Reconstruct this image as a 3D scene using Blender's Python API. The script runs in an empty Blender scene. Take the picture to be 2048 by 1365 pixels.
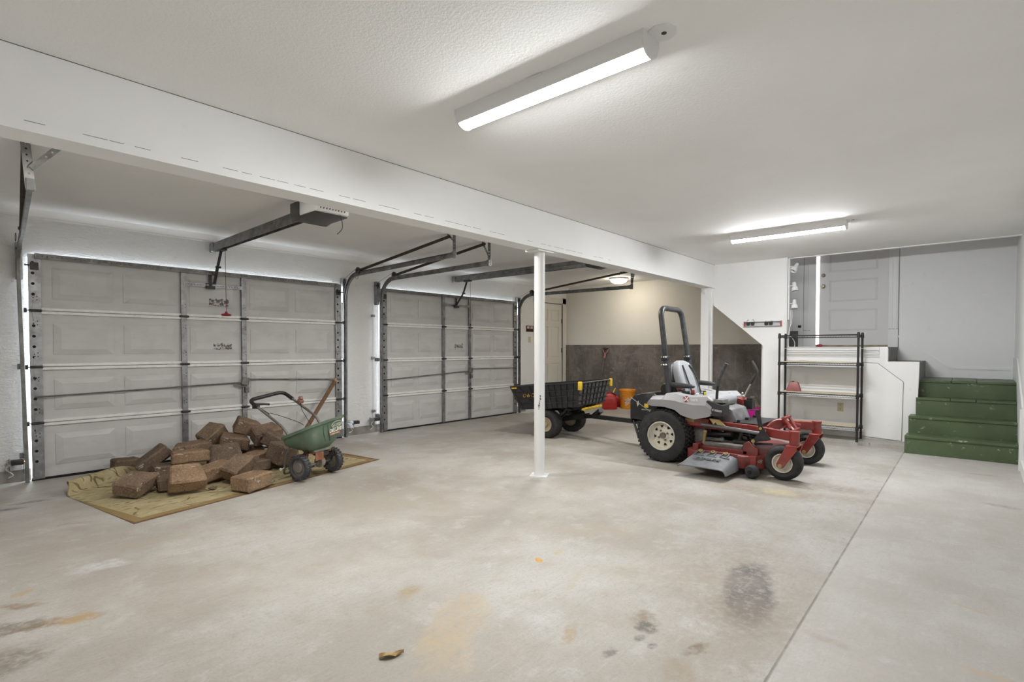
import bpy, bmesh, math, random
from mathutils import Vector, Matrix, Euler, noise
random.seed(7)
S = bpy.context.scene
COL = S.collection
PI = math.pi
R = math.radians

# ------------------------------------------------------------------ mesh builder
class MB:
    def __init__(self):
        self.bm = bmesh.new()

    def _add(self, verts, faces):
        vs = [self.bm.verts.new(v) for v in verts]
        for f in faces:
            try:
                self.bm.faces.new([vs[i] for i in f])
            except ValueError:
                pass
        return vs

    def box(self, c, s, rot=None):
        hx, hy, hz = s[0]/2, s[1]/2, s[2]/2
        M = Euler(rot).to_matrix() if rot else Matrix.Identity(3)
        c = Vector(c)
        v = [c + M @ Vector((x*hx, y*hy, z*hz)) for z in (-1, 1) for y in (-1, 1) for x in (-1, 1)]
        self._add(v, [(0, 2, 3, 1), (4, 5, 7, 6), (0, 1, 5, 4), (2, 6, 7, 3), (0, 4, 6, 2), (1, 3, 7, 5)])
        return self

    def bx(self, x0, x1, y0, y1, z0, z1):
        return self.box(((x0+x1)/2, (y0+y1)/2, (z0+z1)/2), (abs(x1-x0), abs(y1-y0), abs(z1-z0)))

    def bar(self, p0, p1, w, h, up=(0, 0, 1)):
        p0, p1 = Vector(p0), Vector(p1)
        d = (p1-p0).normalized()
        u = Vector(up)
        s = d.cross(u)
        if s.length < 1e-4:
            s = d.cross(Vector((1, 0, 0)))
        s.normalize()
        u = s.cross(d)
        ring = lambda p: [p+s*w/2*a+u*h/2*b for a, b in ((-1, -1), (1, -1), (1, 1), (-1, 1))]
        self.loft([ring(p0), ring(p1)])
        return self

    def loft(self, rings, caps=True, close=True):
        n = len(rings[0])
        vs = [[self.bm.verts.new(p) for p in r] for r in rings]
        for a, b in zip(vs, vs[1:]):
            for i in range(n if close else n-1):
                j = (i+1) % n
                self.bm.faces.new((a[i], a[j], b[j], b[i]))
        if caps and close:
            self.bm.faces.new(list(reversed(vs[0])))
            self.bm.faces.new(vs[-1])
        return self

    def tube(self, pts, r, seg=8, closed=False, caps=True):
        pts = [Vector(p) for p in pts]
        n = len(pts)
        rad = r if isinstance(r, (list, tuple)) else [r]*n
        tang = []
        for i in range(n):
            a = pts[(i-1) % n] if (closed or i > 0) else pts[i]
            b = pts[(i+1) % n] if (closed or i < n-1) else pts[i]
            t = (b-a)
            tang.append(t.normalized() if t.length > 1e-9 else Vector((0, 0, 1)))
        ref = Vector((0, 0, 1)) if abs(tang[0].z) < .9 else Vector((1, 0, 0))
        s = tang[0].cross(ref).normalized()
        rings = []
        for i in range(n):
            s = (s - tang[i]*s.dot(tang[i]))
            s.normalize()
            u = tang[i].cross(s)
            rings.append([pts[i]+(s*math.cos(2*PI*k/seg)+u*math.sin(2*PI*k/seg))*rad[i] for k in range(seg)])
        if closed:
            rings.append(rings[0])
            vs = [[self.bm.verts.new(p) for p in rr] for rr in rings[:-1]]
            vs.append(vs[0])
            for a, b in zip(vs, vs[1:]):
                for i in range(seg):
                    j = (i+1) % seg
                    self.bm.faces.new((a[i], a[j], b[j], b[i]))
        else:
            self.loft(rings, caps)
        return self

    def cyl(self, p0, p1, r, r2=None, seg=16):
        return self.tube([p0, p1], [r, r if r2 is None else r2], seg)

    def lathe(self, prof, o=(0, 0, 0), axis=(0, 0, 1), seg=24, closed=False):
        """prof: (radius, height) pairs; closed joins the last to the first"""
        a = Vector(axis).normalized()
        ref = Vector((0, 0, 1)) if abs(a.z) < .9 else Vector((1, 0, 0))
        s = a.cross(ref).normalized()
        u = a.cross(s)
        o = Vector(o)
        rows = []
        for r, h in prof:
            if r < 1e-6:
                rows.append([self.bm.verts.new(o+a*h)])
            else:
                rows.append([self.bm.verts.new(o+a*h+(s*math.cos(2*PI*k/seg)+u*math.sin(2*PI*k/seg))*r) for k in range(seg)])
        prs = list(zip(rows, rows[1:]))
        if closed:
            prs.append((rows[-1], rows[0]))
        for p, q in prs:
            for i in range(seg):
                j = (i+1) % seg
                if len(p) == 1 and len(q) == 1:
                    continue
                if len(p) == 1:
                    self.bm.faces.new((p[0], q[j], q[i]))
                elif len(q) == 1:
                    self.bm.faces.new((p[i], p[j], q[0]))
                else:
                    self.bm.faces.new((p[i], p[j], q[j], q[i]))
        return self

    def prism(self, poly, o, ux, uy, n, d):
        o, ux, uy, n = Vector(o), Vector(ux), Vector(uy), Vector(n)
        a = [o+ux*p[0]+uy*p[1] for p in poly]
        self.loft([a, [p+n*d for p in a]])
        return self

    def sphere(self, c, r, seg=12, rings=8):
        s = r if isinstance(r, (tuple, list)) else (r, r, r)
        M = Matrix.Translation(Vector(c)) @ Matrix.Diagonal((s[0], s[1], s[2], 1))
        bmesh.ops.create_uvsphere(self.bm, u_segments=seg, v_segments=rings, radius=1, matrix=M)
        return self

    def perf(self, p0, p1, wdir, w, pitch, hr, th=.003, seg=8):
        """flat perforated strip from p0 to p1"""
        p0, p1, wd = Vector(p0), Vector(p1), Vector(wdir).normalized()
        d = p1-p0
        Ln = d.length
        d.normalize()
        wd = (wd-d*wd.dot(d)).normalized()
        nn = d.cross(wd)
        n = max(1, round(Ln/pitch))
        L = Ln/n
        for k in range(n):
            c = p0+d*(k+.5)*L
            outer, inner = [], []
            for q in range(seg):
                a = 2*PI*q/seg
                ca, sa = math.cos(a), math.sin(a)
                m = max(abs(ca), abs(sa))
                outer.append(c+d*(ca/m*L/2)+wd*(sa/m*w/2))
                inner.append(c+d*ca*hr+wd*sa*hr)
            for off, flip in ((-th/2, 0), (th/2, 1)):
                vo = [self.bm.verts.new(p+nn*off) for p in outer]
                vi = [self.bm.verts.new(p+nn*off) for p in inner]
                for q in range(seg):
                    j = (q+1) % seg
                    f = (vo[q], vo[j], vi[j], vi[q])
                    self.bm.faces.new(f if flip else tuple(reversed(f)))
                if flip:
                    for q in range(seg):
                        j = (q+1) % seg
                        self.bm.faces.new((vi[q], vi[j], lo[1][j], lo[1][q]))
                        self.bm.faces.new((vo[j], vo[q], lo[0][q], lo[0][j]))
                lo = (vo, vi)
        return self

    def bevel(self, w, seg=2, ang=30):
        bmesh.ops.remove_doubles(self.bm, verts=self.bm.verts, dist=1e-5)
        self.bm.normal_update()
        es = [e for e in self.bm.edges if len(e.link_faces) == 2 and e.calc_face_angle(0) > R(ang)]
        bmesh.ops.bevel(self.bm, geom=es, offset=w, segments=seg, affect='EDGES', profile=.5, clamp_overlap=True)
        return self

    def xf(self, M):
        self.bm.transform(M)
        return self

    def build(self, name, mat, parent=None, smooth=True, ang=38, loc=None, rot=None, weld=False):
        if weld:
            bmesh.ops.remove_doubles(self.bm, verts=self.bm.verts, dist=1e-5)
        bmesh.ops.recalc_face_normals(self.bm, faces=self.bm.faces)
        for f in self.bm.faces:
            f.smooth = smooth
        if smooth:
            for e in self.bm.edges:
                e.smooth = len(e.link_faces) == 2 and e.calc_face_angle(0) < R(ang)
        me = bpy.data.meshes.new(name)
        self.bm.to_mesh(me)
        self.bm.free()
        me.materials.append(mat)
        o = bpy.data.objects.new(name, me)
        COL.objects.link(o)
        if parent:
            o.parent = parent
        if loc:
            o.location = loc
        if rot:
            o.rotation_euler = rot
        return o


def fillet(pts, r, n=5, closed=False):
    """round the corners of a polyline"""
    pts = [Vector(p) for p in pts]
    out = []
    N = len(pts)
    for i, p in enumerate(pts):
        if not closed and i in (0, N-1):
            out.append(p)
            continue
        a, b = pts[(i-1) % N], pts[(i+1) % N]
        da, db = (a-p), (b-p)
        rr = min(r, da.length*.49, db.length*.49)
        s, e = p+da.normalized()*rr, p+db.normalized()*rr
        for k in range(n+1):
            t = k/n
            out.append(s*(1-t)**2+p*2*t*(1-t)+e*t*t)
    return out


def curve(pts, n=8):
    """Catmull-Rom through points"""
    P = [Vector(p) for p in pts]
    P = [P[0]*2-P[1]]+P+[P[-1]*2-P[-2]]
    out = []
    for i in range(1, len(P)-2):
        for k in range(n):
            t = k/n
            a, b, c, d = P[i-1:i+3]
            out.append(.5*((2*b)+(c-a)*t+(2*a-5*b+4*c-d)*t*t+(3*b-a-3*c+d)*t**3))
    out.append(P[-2])
    return out


def tag(o, label=None, cat=None, group=None, kind=None):
    for k, v in (('label', label), ('category', cat), ('group', group), ('kind', kind)):
        if v:
            o[k] = v
    return o


def thing(name, label, cat, loc=(0, 0, 0), rz=0, group=None, kind=None):
    o = bpy.data.objects.new(name, None)
    o.empty_display_size = .1
    COL.objects.link(o)
    o.location = loc
    o.rotation_euler = (0, 0, rz)
    return tag(o, label, cat, group, kind)


def text(name, s, size, loc, xdir, updir, mat, parent=None, ext=.0006, shear=0, ax='LEFT', sp=1.0, bold=0):
    c = bpy.data.curves.new(name, 'FONT')
    c.body = s
    c.size = size
    c.extrude = ext
    c.shear = shear
    c.align_x = ax
    c.align_y = 'CENTER'
    c.space_character = sp
    c.offset = bold
    c.resolution_u = 3
    x, u = Vector(xdir).normalized(), Vector(updir)
    u = (u-x*u.dot(x)).normalized()
    n = x.cross(u)
    M = Matrix(((x.x, u.x, n.x, loc[0]), (x.y, u.y, n.y, loc[1]), (x.z, u.z, n.z, loc[2]), (0, 0, 0, 1)))
    tmp = bpy.data.objects.new(name, c)
    me = bpy.data.meshes.new_from_object(tmp)
    bpy.data.objects.remove(tmp)
    me.materials.clear()
    me.materials.append(mat)
    o = bpy.data.objects.new(name, me)
    COL.objects.link(o)
    if parent:
        o.parent = parent
    o.matrix_local = M
    return o


# ------------------------------------------------------------------ materials
class NT:
    def __init__(self, name):
        self.m = bpy.data.materials.new(name)
        self.m.use_nodes = True
        self.t = self.m.node_tree
        self.b = self.t.nodes['Principled BSDF']

    def n(self, typ, **kw):
        x = self.t.nodes.new(typ)
        for k, v in kw.items():
            if k in x.inputs:
                x.inputs[k].default_value = v
            else:
                setattr(x, k, v)
        return x

    def l(self, a, b):
        self.t.links.new(a, b)

    def coord(self, kind='Object', scale=(1, 1, 1), rot=0):
        if kind == 'World':
            o = self.n('ShaderNodeNewGeometry').outputs['Position']
        else:
            o = self.n('ShaderNodeTexCoord').outputs[kind]
        if scale != (1, 1, 1) or rot:
            mp = self.n('ShaderNodeMapping')
            mp.inputs['Scale'].default_value = scale
            mp.inputs['Rotation'].default_value = (0, 0, rot)
            self.l(o, mp.inputs['Vector'])
            o = mp.outputs[0]
        return o

    def noise(self, co, scale, detail=4, rough=.55, dist=0):
        x = self.n('ShaderNodeTexNoise')
        x.inputs['Scale'].default_value = scale
        x.inputs['Detail'].default_value = detail
        x.inputs['Roughness'].default_value = rough
        x.inputs['Distortion'].default_value = dist
        self.l(co, x.inputs['Vector'])
        return x.outputs['Fac']

    def ramp(self, fac, a, b, lo=0., hi=1.):
        x = self.n('ShaderNodeMapRange')
        x.interpolation_type = 'SMOOTHSTEP'
        x.inputs['From Min'].default_value = a
        x.inputs['From Max'].default_value = b
        x.inputs['To Min'].default_value = lo
        x.inputs['To Max'].default_value = hi
        self.l(fac, x.inputs['Value'])
        return x.outputs['Result']

    def math(self, op, a, b=None):
        x = self.n('ShaderNodeMath', operation=op)
        for i, v in enumerate((a, b)):
            if v is None:
                continue
            if isinstance(v, (int, float)):
                x.inputs[i].default_value = v
            else:
                self.l(v, x.inputs[i])
        return x.outputs[0]

    def mix(self, fac, a, b, mode='MIX'):
        x = self.n('ShaderNodeMix', data_type='RGBA', blend_type=mode)
        for sock, v in ((x.inputs['Factor'], fac), (x.inputs['A'], a), (x.inputs['B'], b)):
            if isinstance(v, (int, float)):
                sock.default_value = v
            elif isinstance(v, tuple):
                sock.default_value = (*v[:3], 1)
            else:
                self.l(v, sock)
        return x.outputs['Result']

    def bump(self, h, st=.3, dist=.01, nrm=None):
        x = self.n('ShaderNodeBump')
        x.inputs['Strength'].default_value = st
        x.inputs['Distance'].default_value = dist
        self.l(h, x.inputs['Height'])
        if nrm is not None:
            self.l(nrm, x.inputs['Normal'])
        return x.outputs['Normal']


def srgb(r, g, b):
    f = lambda c: (c/255/12.92) if c/255 <= .04045 else ((c/255+.055)/1.055)**2.4
    return (f(r), f(g), f(b))


def mat(name, col, rough=.5, metal=0., var=0., scale=6., dirt=None, dirt_amt=.5, dscale=4., bump=0., bscale=60., coat=0., coords='Object', spec=.5, stretch=(1, 1, 1)):
    T = NT(name)
    b = T.b
    b.inputs['Roughness'].default_value = rough
    b.inputs['Metallic'].default_value = metal
    b.inputs['Specular IOR Level'].default_value = spec
    if coat:
        b.inputs['Coat Weight'].default_value = coat
        b.inputs['Coat Roughness'].default_value = .15
    c = col
    co = None
    if var or dirt or bump:
        co = T.coord(coords, stretch)
    if var:
        f = T.noise(co, scale, 5)
        lo = tuple(x*(1-var) for x in col)
        hi = tuple(min(1, x*(1+var)) for x in col)
        c = T.mix(T.ramp(f, .25, .75), lo, hi)
    if dirt:
        f = T.ramp(T.noise(co, dscale, 6, .65), .5, .72)
        c = T.mix(T.math('MULTIPLY', f, dirt_amt), c, dirt)
    if isinstance(c, tuple):
        b.inputs['Base Color'].default_value = (*c, 1)
    else:
        T.l(c, b.inputs['Base Color'])
    if bump:
        T.l(T.bump(T.noise(co, bscale, 3), bump, .004), b.inputs['Normal'])
    return T.m


def emit(name, col, strength):
    m = bpy.data.materials.new(name)
    m.use_nodes = True
    b = m.node_tree.nodes['Principled BSDF']
    b.inputs['Base Color'].default_value = (.8, .8, .8, 1)
    b.inputs['Emission Color'].default_value = (*col, 1)
    b.inputs['Emission Strength'].default_value = strength
    return m
# ------------------------------------------------------------------ the setting's materials
def floor_material():
    T = NT('worn_concrete')
    co = T.coord('World')
    big = T.noise(co, .9, 5, .6)
    med = T.noise(co, 4.5, 6, .65)
    fine = T.noise(co, 90, 3, .6)
    streak = T.noise(T.coord('World', (3.2, 30, 1), R(6)), 1.9, 6, .72)
    grain = T.noise(co, 38, 5, .75)
    c = T.mix(T.ramp(big, .38, .62), (.355, .328, .288), (.450, .434, .406))
    c = T.mix(T.math('MULTIPLY', T.ramp(med, .5, .68), .5), c, (.35, .305, .245))
    c = T.mix(T.math('MULTIPLY', T.ramp(med, .46, .34), .4), c, (.52, .51, .495))
    c = T.mix(T.math('MULTIPLY', T.ramp(streak, .54, .70), .42), c, (.30, .265, .22))
    c = T.mix(T.math('MULTIPLY', T.ramp(streak, .45, .3), .22), c, (.56, .55, .535))
    c = T.mix(T.math('MULTIPLY', T.ramp(grain, .48, .68), .28), c, (.27, .245, .21))
    c = T.mix(T.math('MULTIPLY', T.ramp(fine, .42, .7), .25), c, (.25, .23, .2))
    # small scattered drips
    v = T.n('ShaderNodeTexVoronoi')
    v.inputs['Scale'].default_value = 4.2
    T.l(T.coord('World', (1, 1, .01)), v.inputs['Vector'])
    drips = T.ramp(T.math('ADD', v.outputs['Distance'], T.math('MULTIPLY', T.noise(co, 30, 2), .05)), .075, .035)
    drips = T.math('MULTIPLY', drips, T.ramp(T.noise(co, 1.3, 2), .55, .64))
    c = T.mix(T.math('MULTIPLY', drips, .7), c, (.16, .14, .12))
    wob = T.n('ShaderNodeTexNoise')
    wob.inputs['Scale'].default_value = 8
    wob.inputs['Detail'].default_value = 6
    wob.inputs['Roughness'].default_value = .68
    T.l(co, wob.inputs['Vector'])
    sub = T.n('ShaderNodeVectorMath', operation='SUBTRACT')
    T.l(wob.outputs['Color'], sub.inputs[0])
    sub.inputs[1].default_value = (.5, .5, .5)

    tex = T.math('ADD', .35, T.math('MULTIPLY', T.ramp(T.noise(co, 24, 5, .7), .35, .6), .75))

    def stain(c, x, y, rx, ry, rot, col, amt, w=.12, soft=.45):
        sc = T.n('ShaderNodeVectorMath', operation='SCALE')
        sc.inputs['Scale'].default_value = w
        T.l(sub.outputs[0], sc.inputs[0])
        ad = T.n('ShaderNodeVectorMath', operation='ADD')
        T.l(co, ad.inputs[0])
        T.l(sc.outputs[0], ad.inputs[1])
        mp = T.n('ShaderNodeMapping', vector_type='TEXTURE')
        mp.inputs['Location'].default_value = (x, y, 0)
        mp.inputs['Rotation'].default_value = (0, 0, R(rot))
        mp.inputs['Scale'].default_value = (rx, ry, 1)
        T.l(ad.outputs[0], mp.inputs['Vector'])
        ln = T.n('ShaderNodeVectorMath', operation='LENGTH')
        T.l(mp.outputs[0], ln.inputs[0])
        return T.mix(T.math('MULTIPLY', T.ramp(ln.outputs['Value'], 1+soft, 1-soft, 0, amt), tex), c, col)

    ob, br, tan, gr = (.13, .12, .11), (.25, .205, .155), (.44, .35, .235), (.12, .115, .105)
    for s in (
        (2.9, .95, .75, .3, 12, br, .42, .25, .8), (2.83, .865, .36, .115, 14, (.13, .118, .112), .98, .10, .28), (2.55, .8, .22, .14, 10, br, .5, .2, .7),
        (2.421, 1.917, .04, .02, 60, (.55, .27, .03), .95, .05, .15),
        (1.66, 1.78, .26, .13, 30, tan, .55, .3, .35), (1.42, 1.62, .17, .12, 50, tan, .5, .3, .35), (1.675, 2.165, .07, .045, 20, (.34, .24, .12), .6, .08, .6),
        (.42, 3.13, .17, .05, 160, (.30, .19, .08), .75, .16, .35), (.30, 3.2, .13, .07, 150, (.16, .13, .1), .7, .2, .4), (.5, 3.09, .06, .05, 0, (.42, .28, .12), .7, .1, .3),
        (.23, 2.88, .12, .12, 90, (.2, .17, .13), .75, .2, .6), (.36, 3.62, .05, .03, 40, (.42, .31, .18), .8, .05, .3), (.34, 3.45, .1, .03, 140, (.25, .17, .1), .7, .1, .4),
        (.63, 5.73, .12, .04, 170, gr, .7, .1, .4), (.49, 5.6, .1, .035, 170, gr, .7, .1, .4), (.74, 4.78, .12, .05, 160, br, .4, .1, .6),
        (.71, 3.74, .12, .065, 160, (.50, .495, .50), .8, .22, .4), (.74, 4.75, .08, .04, 160, (.5, .49, .485), .6, .12, .4),
        (2.9, 4.1, .3, .22, 20, (.25, .21, .18), .5, .3, .8), (1.55, 4.05, .2, .09, 100, br, .4, .2, .7), (1.15, 3.95, .35, .06, 170, (.36, .32, .25), .45, .2, .6),
        (2.6, 3.3, 1.0, .35, 150, (.40, .355, .3), .35, .4, .8), (1.2, 2.9, .9, .3, 155, (.42, .375, .32), .3, .4, .8),
        (2.2, 1.12, .09, .05, 30, (.22, .17, .12), .7, .12, .5), (2.15, 1.09, .05, .035, 10, gr, .75, .12, .4), (2.05, 1.07, .03, .02, 0, gr, .7, .05, .4), (2.03, 1.0, .025, .018, 0, gr, .7, .05, .4),
        (1.87, 1.11, .035, .02, 0, gr, .6, .06, .4), (1.883, 1.316, .1, .03, 20, (.35, .27, .18), .7, .08, .3), (2.13, .85, .07, .025, -20, (.18, .14, .1), .75, .12, .4),
        (1.93, .84, .1, .06, 20, (.3, .24, .18), .6, .1, .5), (6.944, -.05, .14, .035, 95, (.27, .2, .13), .7, .1, .4), (5.66, -.16, .10, .045, 70, (.2, .16, .12), .65, .16, .4),
        (3.33, 0, .09, .014, 70, (.40, .30, .18), .7, .05, .3), (2.69, -.05, .09, .025, 90, (.40, .30, .18), .7, .04, .3), (2.57, .47, .09, .03, 80, (.28, .22, .16), .6, .1, .5),
        (4.9, 1.42, .5, .14, 95, (.27, .22, .16), .6, .2, .7), (5.4, 1.05, .45, .12, 95, (.24, .2, .16), .55, .2, .7), (4.95, 1.27, .1, .12, 0, (.6, .53, .3), .5, .2, .6),
        (5.1, .75, .4, .08, 100, (.3, .25, .2), .45, .2, .6), (2.724, 1.271, .5, .12, 120, (.36, .31, .25), .5, .2, .7), (3.1, 1.93, .4, .1, 130, (.4, .34, .27), .4, .2, .7),
        (2.33, 1.6, .14, .02, 20, (.4, .36, .28), .5, .08, .4), (2.6, 1.9, .05, .025, 20, (.42, .33, .2), .6, .06, .4), (2.45, .33, .12, .02, 90, (.42, .36, .3), .4, .1, .5),
        (6.6, 3.4, 1.4, .3, 95, (.33, .29, .25), .4, .3, .8), (7.1, 5.2, .5, .8, 20, (.3, .26, .22), .45, .3, .8), (4.1, 3.2, .22, .16, 0, (.56, .55, .535), .5, .12, .5),
    ):
        c = stain(c, *s)
    # saw-cut joint beside the walkway slab
    sp = T.n('ShaderNodeSeparateXYZ')
    T.l(co, sp.inputs[0])
    d = T.math('ABSOLUTE', T.math('SUBTRACT', T.math('SUBTRACT', sp.outputs['Y'], T.math('MULTIPLY', sp.outputs['X'], .0114)), .551))
    wv = T.math('MULTIPLY', T.math('SUBTRACT', T.noise(co, 14, 4), .5), .006)
    d = T.math('ADD', d, wv)
    c = T.mix(T.math('MULTIPLY', T.ramp(d, .0085, .003), T.ramp(T.noise(co, 5, 3), .3, .62, .35, .85)), c, (.17, .15, .12))
    side = T.math('SUBTRACT', sp.outputs['Y'], T.math('MULTIPLY', sp.outputs['X'], .0114))
    c = T.mix(T.math('MULTIPLY', T.ramp(side, .553, .545), .22), c, (.60, .592, .575))
    T.l(c, T.b.inputs['Base Color'])
    T.b.inputs['Roughness'].default_value = .62
    T.b.inputs['Specular IOR Level'].default_value = .35
    T.l(T.bump(T.math('ADD', T.math('MULTIPLY', fine, .5), T.math('MULTIPLY', streak, .6)), .22, .004), T.b.inputs['Normal'])
    return T.m


def rough_paint(name, col, bscale, bst, bdist, dirt=.3, rough=.5, brush=False):
    T = NT(name)
    co = T.coord('World')
    f = T.noise(co, 1.3, 3, .6)
    c = T.mix(T.ramp(f, .3, .7), tuple(v*.965 for v in col), col)
    g = T.noise(co, 9, 3, .7)
    c = T.mix(T.math('MULTIPLY', T.ramp(g, .62, .78), dirt), c, tuple(v*.72 for v in (col[0], col[1]*.97, col[2]*.93)))
    T.l(c, T.b.inputs['Base Color'])
    T.b.inputs['Roughness'].default_value = rough
    T.b.inputs['Specular IOR Level'].default_value = .4
    h = T.noise(co, bscale, 2, .6)
    if brush:
        h2 = T.noise(T.coord('World', (3, 3, 9), .2), 5, 6, .7, 1.2)
        h = T.math('ADD', h, T.math('MULTIPLY', h2, 1.6))
    T.l(T.bump(h, bst*(1.6 if brush else 1), bdist), T.b.inputs['Normal'])
    return T.m


WHITE = (.82, .815, .80)
M = {}
M['floor'] = floor_material()
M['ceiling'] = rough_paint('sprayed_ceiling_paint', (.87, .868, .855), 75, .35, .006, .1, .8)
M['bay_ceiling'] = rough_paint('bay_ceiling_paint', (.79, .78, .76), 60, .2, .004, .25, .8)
M['wall'] = rough_paint('white_wall_paint', WHITE, 40, .12, .003, .35, .55)
M['stucco'] = rough_paint('brushed_plaster_paint', (.88, .88, .87), 22, .55, .012, .5, .45, True)
M['cream'] = rough_paint('aged_white_paint', (.66, .64, .585), 30, .15, .003, .4, .55)
M['stairwall'] = rough_paint('stairwell_paint', (.86, .86, .86), 30, .1, .003, .3, .6)
M['trim'] = rough_paint('glossy_white_trim', (.78, .78, .77), 50, .06, .002, .25, .4)
M['beam'] = rough_paint('white_beam_paint', (.85, .85, .84), 45, .12, .003, .15, .5)
M['greydoor'] = rough_paint('pale_grey_door_paint', (.72, .71, .71), 60, .05, .002, .2, .5)


def dado_material():
    T = NT('bare_sealed_masonry')
    co = T.coord('World')
    a = T.noise(co, 2.2, 7, .7, .6)
    b = T.noise(co, 11, 5, .7)
    c = T.mix(T.ramp(a, .35, .7), (.10, .088, .077), (.20, .178, .16))
    c = T.mix(T.math('MULTIPLY', T.ramp(b, .55, .75), .55), c, (.36, .335, .31))
    s = T.noise(T.coord('World', (1, 6, .8)), 3, 5, .7)
    c = T.mix(T.math('MULTIPLY', T.ramp(s, .55, .72), .4), c, (.31, .285, .26))
    T.l(c, T.b.inputs['Base Color'])
    T.b.inputs['Roughness'].default_value = .75
    T.l(T.bump(b, .3, .006), T.b.inputs['Normal'])
    return T.m


def green_material():
    T = NT('chipped_green_paint')
    co = T.coord('World')
    a = T.noise(co, 3, 4)
    c = T.mix(T.ramp(a, .3, .7), (.066, .094, .042), (.085, .12, .056))
    chip = T.noise(T.coord('World', (6, 2.2, 3.4)), 5, 6, .75)
    m = T.math('MULTIPLY', T.ramp(chip, .60, .63), T.ramp(T.noise(co, 1.7, 2), .42, .52))
    c = T.mix(T.math('MULTIPLY', m, .8), c, (.38, .42, .34))
    T.l(c, T.b.inputs['Base Color'])
    T.b.inputs['Roughness'].default_value = .42
    T.l(T.bump(a, .1, .003), T.b.inputs['Normal'])
    return T.m


M['dado'] = dado_material()
M['green'] = green_material()
M['step_grey'] = mat('worn_grey_tread', (.20, .20, .19), .6, var=.2, scale=9, coords='World')
M['curb'] = mat('rough_footing_concrete', (.27, .25, .23), .8, var=.25, scale=7, bump=.4, bscale=40, coords='World')
M['wood_raw'] = mat('bare_sill_wood', (.42, .33, .23), .7, var=.3, scale=8, coords='World')
M['hall'] = mat('hall_white', (.85, .83, .8), .6)
M['brick_dark'] = mat('dark_line', (.12, .11, .10), .8)

# common materials
M['galv'] = mat('galvanised_steel', (.30, .305, .31), .42, .75, var=.25, scale=14, dirt=(.12, .10, .085), dirt_amt=.5, dscale=9)
M['galv_dull'] = mat('weathered_track_steel', (.20, .20, .195), .5, .6, var=.3, scale=12, dirt=(.08, .06, .045), dirt_amt=.6, dscale=7)
M['spring'] = mat('rusty_spring_steel', (.055, .043, .037), .55, .5, var=.3, scale=25)
M['darkmetal'] = mat('dark_bracket_steel', (.06, .058, .056), .5, .6, var=.3, scale=20)
M['doorpanel'] = mat('grey_door_skin', (.55, .548, .545), .5, 0, var=.06, scale=3, dirt=(.45, .44, .43), dirt_amt=.45, dscale=5, coords='World', stretch=(1, 1, 2.2))
M['rail'] = mat('section_edge_paint', (.80, .80, .79), .5, 0, var=.05, scale=9, dirt=(.5, .48, .44), dirt_amt=.3, dscale=20)
M['black'] = mat('black_plastic', (.018, .018, .02), .45, 0, var=.2, scale=10)
M['rubber'] = mat('black_tyre_rubber', (.022, .022, .023), .75, 0, var=.3, scale=18, dirt=(.09, .08, .07), dirt_amt=.35, dscale=8)
M['white_plastic'] = mat('white_plastic', (.75, .75, .74), .4)
M['ivory'] = mat('ivory_plastic', (.55, .5, .36), .45)
M['chrome'] = mat('bright_steel', (.7, .69, .66), .22, 1.)
M['red_plastic'] = mat('dark_red_plastic', (.3, .02, .03), .4)
M['hole'] = mat('hole_black', (.01, .01, .01), .9)
M['rust'] = mat('rusty_iron', (.2, .085, .045), .7, .2, var=.35, scale=18)


# ------------------------------------------------------------------ the setting
def struct(o, label, cat):
    return tag(o, label, cat, kind='structure')


XF, YD, YR, ZC = 9.42, 6.70, -.36, 2.54      # far wall, garage-door wall, right wall, ceiling
YB0, YB1, ZB = 3.10, 3.255, 2.18             # beam
XU = 8.33                                    # face of the stair wall
XN = -.75                                    # wall behind the photographer

b = MB()
b.bx(XN-.2, XF+.2, YR-.2, YD+.25, -.15, 0)
struct(b.build('floor', M['floor'], smooth=False), 'stained pale concrete garage floor with a saw-cut joint', 'floor')
b = MB()
poly = [(8.02, -.02), (8.02, .045), (XF, .095), (XF, -.02)]
b.prism(poly, (0, .6, 0), (1, 0, 0), (0, 0, 1), (0, 1, 0), YD-.6)
struct(b.build('floor', M['floor'], smooth=False), 'low raised concrete slab along the far end of the garage', 'floor')

b = MB()
b.bx(XN-.1, 8.43, YR-.1, YB0+.02, ZC, ZC+.12)
struct(b.build('ceiling', M['ceiling'], smooth=False), 'textured off-white ceiling with two strip lights', 'ceiling')
b = MB()
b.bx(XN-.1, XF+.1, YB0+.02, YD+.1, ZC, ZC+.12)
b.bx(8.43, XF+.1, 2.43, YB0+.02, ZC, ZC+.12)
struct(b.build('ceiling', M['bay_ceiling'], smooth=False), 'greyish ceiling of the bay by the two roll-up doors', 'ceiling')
b = MB()
b.bx(8.3, XF+.3, YR-.1, 2.5, 3.7, 3.8)
struct(b.build('ceiling', M['stairwall'], smooth=False), 'ceiling high above the stair landing', 'ceiling')
b = MB()
b.bx(8.385, 8.43, YR, 2.08, ZC, 3.7)
b.bx(8.385, 8.43, YR, 2.08, ZC-.012, ZC)
struct(b.build('wall_header', M['wall'], smooth=False), 'white header above the opening of the stairs', 'wall')

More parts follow.
